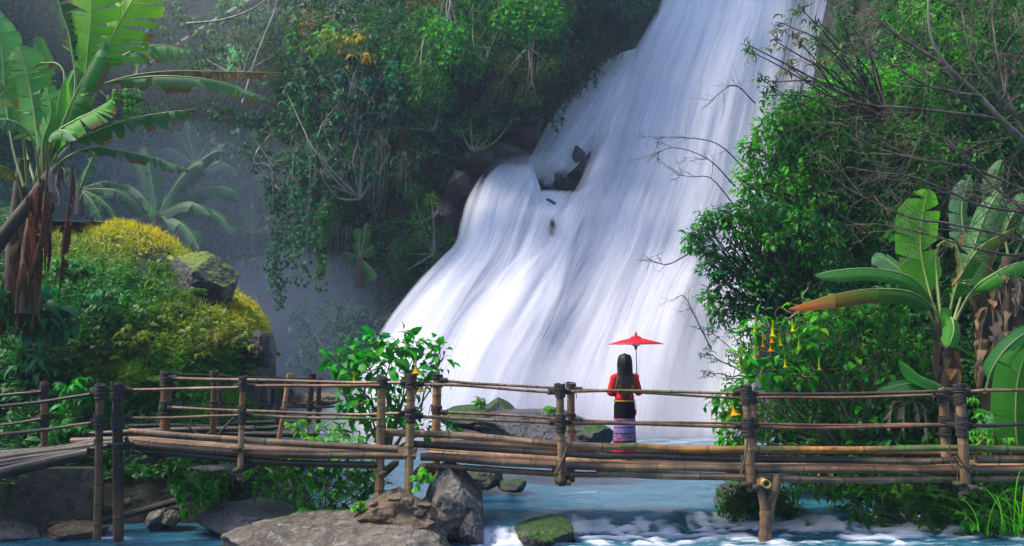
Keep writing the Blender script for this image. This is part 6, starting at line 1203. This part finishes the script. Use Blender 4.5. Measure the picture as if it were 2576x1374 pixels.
shrub('overhanging_tree', 'sparse brown-tinged tree leaning in front of the top right of the waterfall', 'tree', (2230, 300, 19.6), edge_blobs([(2100, 30), (2050, 50), (2010, 30), (2060, 110), (2000, 100), (1950, 110), (1990, 160), (2050, 170), (2110, 130), (1900, 130), (1880, 110), (1940, 210), (1910, 190), (2000, 225), (2060, 230), (2140, 60), (2150, 130), (2120, 200), (2180, 60), (1960, 60), (2170, 200), (1920, 230)], 19.3, 27),
      .15, [(.06, .14, .03), (.12, .12, .04), (.03, .12, .03)], .7, 'whorl', 'dark_bark', .03, wr=.32, droop=.3, twigs=5, kwh=5)
shrub('leafy_shrub', 'dark leafy tree canopy across the upper right corner behind the bare branches', 'shrub', (2480, 400, 22), poly_blobs([(2200, -20), (2640, -20), (2640, 420), (2400, 400), (2320, 250), (2200, 120)], 52, 21.3, 46), .13, [(.04, .18, .02), (.02, .10, .02), (.07, .28, .02)], .6, 'blob', 'bark', .05)
at = shrub('trumpet_shrub', 'tangled-stemmed shrub hung with yellow and orange trumpet flowers above the right rails', 'shrub', (2150, 1180, 17.0), poly_blobs([(1870, 770), (2300, 770), (2370, 1140), (1900, 1150), (1800, 1100), (1790, 1000), (1820, 960), (1870, 900)], 40, 16.7, 32),
      .16, [(.05, .24, .03), (.035, .18, .035), (.08, .28, .03)], 1.0, 'blob', 'trumpet_bark', .02, wr=.5, droop=.35, twigs=2, fill=.3, cpart='foliage')
mb = MB()
for k in range(90):
    x, y = rng.uniform(1900, 2330), rng.uniform(770, 1080); a = np.array(W(x, y, 16.7+rng.uniform(-.3, .3))); d = unit(rng.normal(size=3)*[1, .5, .8]); b = a+d*rng.uniform(.2, .7); limb(mb, a, b, .013, .007, .35, 12, 5)
    c = b+unit(rng.normal(size=3)+d)*.25; limb(mb, b, c, .008, .005, .3, 8, 4)
mb.build('stems', M['trumpet_bark'], at)
for k, (x, y, L, c) in enumerate([(1918, 842, .2, (.85, .22, .03)), (1941, 828, .22, (.85, .25, .03)), (1937, 862, .14, (.9, .28, .02)), (1945, 806, .26, (.75, .55, .03)), (1960, 838, .2, (.7, .6, .04)), (1993, 802, .2, (.7, .6, .04)), (1974, 893, .2, (.7, .62, .05)), (1826, 1015, .12, (.8, .6, .02)), (1842, 1008, .24, (.9, .36, .02)), (2157, 758, .16, (.6, .55, .05)), (1902, 800, .24, (.35, .45, .08)), (1900, 870, .22, (.3, .42, .08)), (1860, 890, .2, (.35, .42, .07)), (2010, 845, .22, (.3, .42, .08)), (1790, 1030, .16, (.7, .6, .05)), (2060, 900, .2, (.3, .4, .08))]):
    trumpet(at, W(x, y, 15.9), L, c, openf=.55 if k not in (2, 8) else 1.1)
shrub('leafy_shrub', 'broad-leaved shrub hanging over the water below the bridge, right of the forked prop', 'shrub', (2300, 1330, 14.9), poly_blobs([(1960, 1200), (2420, 1195), (2420, 1400), (2230, 1380), (2120, 1300), (2020, 1235)], 34, 14.9, 26), .16, [(.05, .24, .025), (.03, .15, .025), (.10, .28, .02)], 1.0, 'blob', 'stem', .015, wr=.5, droop=.4, fill=.3)
shrub('leafy_shrub', 'fresh green weed mass at the lower right corner under the last post', 'shrub', (2500, 1380, 14.4), poly_blobs([(2400, 1190), (2640, 1190), (2640, 1400), (2380, 1400)], 36, 14.3, 28), .12, [(.05, .25, .02), (.03, .17, .02)], 1.0, 'blob', 'stem', .012, wr=.5)
shrub('leafy_shrub', 'light green young shoots beside the last post, between rail and side pole', 'shrub', (2470, 1150, 14.9), [(2445, 1010, 14.9, 16), (2470, 1040, 14.9, 18), (2500, 1090, 14.9, 20), (2455, 1090, 14.9, 18), (2530, 1110, 14.9, 16), (2480, 1120, 14.9, 20)], .11, (.10, .36, .03), .7, 'whorl', 'stem', .008)

# unseen tree added on the near left bank to shade under the bridge
shrub('shade_tree', 'unseen broad tree added on the near left bank to shade under the bridge', 'tree', (-560, 1300, 12.2), [(-620+90*math.cos(a)*k, 300+170*math.sin(a)*k-60*k, 12.2+1.2*math.sin(a*2), 120) for a in np.linspace(0, 2*PI, 7)[:-1] for k in (.6, 1.35)], .16, [(.03, .12, .03), (.04, .17, .03)], .7, 'blob', 'bark', .09, rich=False)
# ---- bare tree at the right
bt = empty('bare_tree', W(2750, 700, 15.6), 'leafless grey-barked tree spreading a tangle of twigs in from the right edge', 'tree')
tk = MB(); tube(tk, smooth_path(pl([(2800, 1300, 15.8), (2770, 900, 15.7), (2740, 620, 15.6), (2640, 420, 15.5), (2576, 355, 15.4), (2517, 300, 15.3), (2467, 245, 15.3), (2382, 165, 15.2), (2340, 80, 15.2), (2335, -60, 15.2)]), 80), np.interp(np.linspace(0, 1, 80), [0, .4, 1], [.11, .055, .014]), 10); tk.build('trunk', M['bark'], bt)
main = [[(2517, 303, 15.3), (2420, 285, 15.2), (2270, 272, 15.1), (2180, 262, 15.0), (2060, 215, 14.9)], [(2740, 640, 15.5), (2600, 612, 15.3), (2517, 590, 15.2), (2390, 565, 15.1), (2280, 545, 15.0), (2160, 490, 14.9), (2060, 420, 14.8)], [(2740, 620, 15.6), (2640, 520, 15.5), (2540, 460, 15.4), (2420, 420, 15.3), (2300, 400, 15.2), (2180, 360, 15.1), (2120, 300, 15)],
        [(2640, 420, 15.5), (2560, 300, 15.6), (2520, 180, 15.7), (2500, 60, 15.8), (2490, -60, 15.8)], [(2640, 420, 15.5), (2600, 260, 15.3), (2585, 120, 15.3), (2560, -20, 15.3)], [(2467, 245, 15.3), (2400, 230, 15.1), (2330, 215, 15), (2240, 160, 15), (2180, 110, 15)], [(2382, 165, 15.2), (2290, 110, 15.2), (2220, 60, 15.2), (2190, 10, 15.2)],
        [(2720, 580, 15.5), (2600, 540, 15.4), (2480, 520, 15.3), (2360, 470, 15.2), (2260, 440, 15.1), (2130, 420, 15.0)], [(2740, 640, 15.5), (2620, 560, 15.2), (2500, 470, 15.1), (2400, 370, 15.0), (2330, 330, 15.0), (2230, 290, 15.0)], [(2740, 660, 15.5), (2640, 640, 15.2), (2540, 640, 15.0), (2440, 620, 14.9), (2330, 590, 14.9), (2200, 560, 14.8)], [(2560, 300, 15.6), (2480, 200, 15.5), (2430, 90, 15.5), (2420, -20, 15.5)]]
tw = MB()
def twig(mb, a, d, L, r, depth):
    n = 9; t = np.linspace(0, 1, n); bend = rng.normal(size=3)*.22; p = a+d*L*t[:, None]+bend*L*(t**2)[:, None]*.8+.03*L*np.stack([fbm(np.stack([t*5+rng.random()*99, 0*t, 0*t], -1), 2) for _ in range(3)], -1)
    tube(mb, p, np.linspace(r, r*.55, n), 4 if r < .008 else 5, np.ones(3)*(1.0+.5*rng.random() if rng.random() < .5 else .55), False)
    if depth > 0:
        for k in range(rng.integers(2, 5)):
            i = rng.integers(2, n); dd = unit(unit(p[i]-p[i-1])+rng.normal(size=3)*[.75, .45, .75]); twig(mb, p[i], dd, L*rng.uniform(.45, .75), r*.6, depth-1)
for m_ in main:
    P = smooth_path(pl(m_), 60); P = P+.03*np.stack([fbm(np.stack([np.linspace(0, 9, 60)+rng.random()*99, np.zeros(60), np.zeros(60)], -1), 3) for _ in range(3)], -1); br1 = MB(); tube(br1, P, np.linspace(.030, .008, 60), 7, (1, 1, 1)); br1.build('branch', M['twig'], bt)
    for k in range(17):
        i = rng.integers(8, 59); T = unit(P[i]-P[i-1]); d = unit(T+rng.normal(size=3)*[.5, .45, .7]+[-.15, 0, .15]); twig(tw, P[i], d, rng.uniform(.4, 1.0), .009*(1-.5*i/60), 2)
tw.build('twigs', M['twig'], bt)
# bare arching twigs in front of the waterfall
for k, (pts, lab) in enumerate([([(1870, 420, 19), (1800, 360, 18.9), (1700, 345, 18.8), (1640, 350, 18.8)], 'thin leafless twig arching over the white water, topmost of the arching twigs'), ([(1850, 470, 19), (1780, 400, 18.8), (1690, 372, 18.8), (1620, 410, 18.7)], 'dark arching twig drooping over the middle of the falls'),
        ([(1850, 520, 18.9), (1790, 450, 18.8), (1740, 445, 18.8), (1700, 440, 18.8)], 'short dark twig beside the falls below the arching ones'), ([(1900, 260, 19.3), (1850, 215, 19.2), (1810, 235, 19.1), (1785, 262, 19.1)], 'fine bare twig fork in front of the upper falls'),
        ([(1730, 640, 18.3), (1680, 665, 18.2), (1640, 655, 18.2), (1618, 640, 18.2)], 'small bare twig spray left of the dark bush over the lower falls'), ([(1790, 880, 18.2), (1750, 800, 18.2), (1720, 745, 18.2), (1690, 760, 18.2)], 'curved twigs beside the lower falls above the right rail')]):
    e = MB(); P = smooth_path(pl(pts), 40); tube(e, P, np.linspace(.014, .004, 40), 5, np.ones(3)*.35, False)
    for q in range(7): i = rng.integers(8, 38); twig(e, P[i], unit(unit(P[i]-P[i-1])+rng.normal(size=3)*[.6, .3, .7]), rng.uniform(.15, .45), .005, 1)
    tag(e.build('bare_twig', M['dark_bark'], None, origin=tuple(P[0])), lab, 'twig')
# ================================================================ air, light, camera
haze = MB(); box(haze, (0, 40, 24), (190, 140, 52.5)); ho = haze.build('haze', [], None, smooth=False)
hm = bpy.data.materials.new('haze_air'); hm.use_nodes = True; ht = hm.node_tree; ht.nodes.clear(); out = ht.nodes.new('ShaderNodeOutputMaterial'); pv = ht.nodes.new('ShaderNodeVolumePrincipled')
pv.inputs['Color'].default_value = (.62, .74, 1.0, 1); pv.inputs['Density'].default_value = HAZE; pv.inputs['Anisotropy'].default_value = .35
ht.links.new(pv.outputs[0], out.inputs['Volume']); ho.data.materials.append(hm); tag(ho, 'blue mist hanging in the gorge', kind='stuff')
def mist(name, c, rad, dens, col, label):
    v, f = ICO[4]; mb = MB(); mb.add(v*np.array(rad)+np.array(c), [f]); o = mb.build(name, [], None, origin=c)
    m = bpy.data.materials.new(name); m.use_nodes = True; t = m.node_tree; t.nodes.clear(); q = t.nodes.new('ShaderNodeOutputMaterial'); p = t.nodes.new('ShaderNodeVolumePrincipled')
    p.inputs['Color'].default_value = (*col, 1); p.inputs['Density'].default_value = dens; p.inputs['Anisotropy'].default_value = .2; t.links.new(p.outputs[0], q.inputs['Volume']); o.data.materials.append(m); tag(o, label, kind='stuff')
mist('mist', W(500, 690, 44), (9.5, 9, 6.5), .015, (.52, .68, 1.0), 'blue mist filling the hollow left of the waterfall')
mist('mist', W(760, 900, 36), (6.0, 5, 3.8), .024, (.48, .62, 1.0), 'pale mist drifting at the left foot of the waterfall')
mist('mist', W(420, -20, 46), (9, 9, 6.0), .009, (.88, .94, 1.0), 'bright mist added for the sun glow at the top left of the slope')  # whitish mist body added to stand for the sun glow
for x_, w_, h_, d_, l_ in ((1050, 2.8, 2.6, .13, 'white spray at the left foot of the waterfall'), (1250, 3.2, 3.4, .11, 'white spray billowing at the foot of the waterfall behind the pointed rock'), (1480, 3.4, 2.6, .12, 'white spray at the foot of the waterfall behind the woman'), (1700, 3.0, 3.6, .10, 'white spray at the right foot of the waterfall'), (900, 2.4, 1.8, .08, 'thin spray drifting over the pool left of the waterfall')):
    mist('spray', W(x_, 1125, 28.0), (w_, 2.6, h_), d_, (.88, .9, 1.0), l_)
mist('spray', W(1300, 425, 36.6), (1.2, .8, .55), .55, (.95, .96, 1.0), 'puff of white spray where the side cascade hits the middle ledge')
mist('spray', W(1335, 560, 34.6), (1.1, .8, .6), .40, (.95, .96, 1.0), 'puff of white spray below the middle ledge')
w = bpy.data.worlds.new('World'); scene.world = w; w.use_nodes = True; nt = w.node_tree; bg = nt.nodes['Background']
sky = nt.nodes.new('ShaderNodeTexSky'); sky.sky_type = 'NISHITA'; sky.sun_disc = False
EL, AZ = math.radians(55), math.radians(-98)      # sun behind the slope, to the left
sky.sun_elevation = EL; sky.sun_rotation = AZ; nt.links.new(sky.outputs[0], bg.inputs[0]); bg.inputs[1].default_value = SKY
sd = bpy.data.lights.new('sun', 'SUN'); sd.energy = SUN; sd.angle = math.radians(18); sd.color = (1.0, .9, .72)
so = bpy.data.objects.new('sun', sd); C.objects.link(so); d = Vector((math.sin(AZ)*math.cos(EL), math.cos(AZ)*math.cos(EL), math.sin(EL))); so.rotation_euler = d.to_track_quat('Z', 'Y').to_euler()
cam = bpy.data.cameras.new('camera'); cam.sensor_width = 36; cam.lens = F/2576*36; cam.shift_y = (HZ-687)/2576; cam.clip_start = .1; cam.clip_end = 2000
co = bpy.data.objects.new('camera', cam); co.location = (0, 0, H); co.rotation_euler = (PI/2, 0, 0); C.objects.link(co); scene.camera = co
scene.view_settings.view_transform = 'Standard'; scene.view_settings.look = 'None'; scene.view_settings.gamma = 1; scene.view_settings.exposure = EXPO
c = scene.cycles; c.use_denoising = True; c.max_bounces = 6; c.diffuse_bounces = 3; c.glossy_bounces = 2; c.transmission_bounces = 4; c.transparent_max_bounces = 16; c.volume_bounces = 1; c.caustics_reflective = False; c.caustics_refractive = False
c.use_adaptive_sampling = True; c.adaptive_threshold = .02; c.sample_clamp_indirect = 6
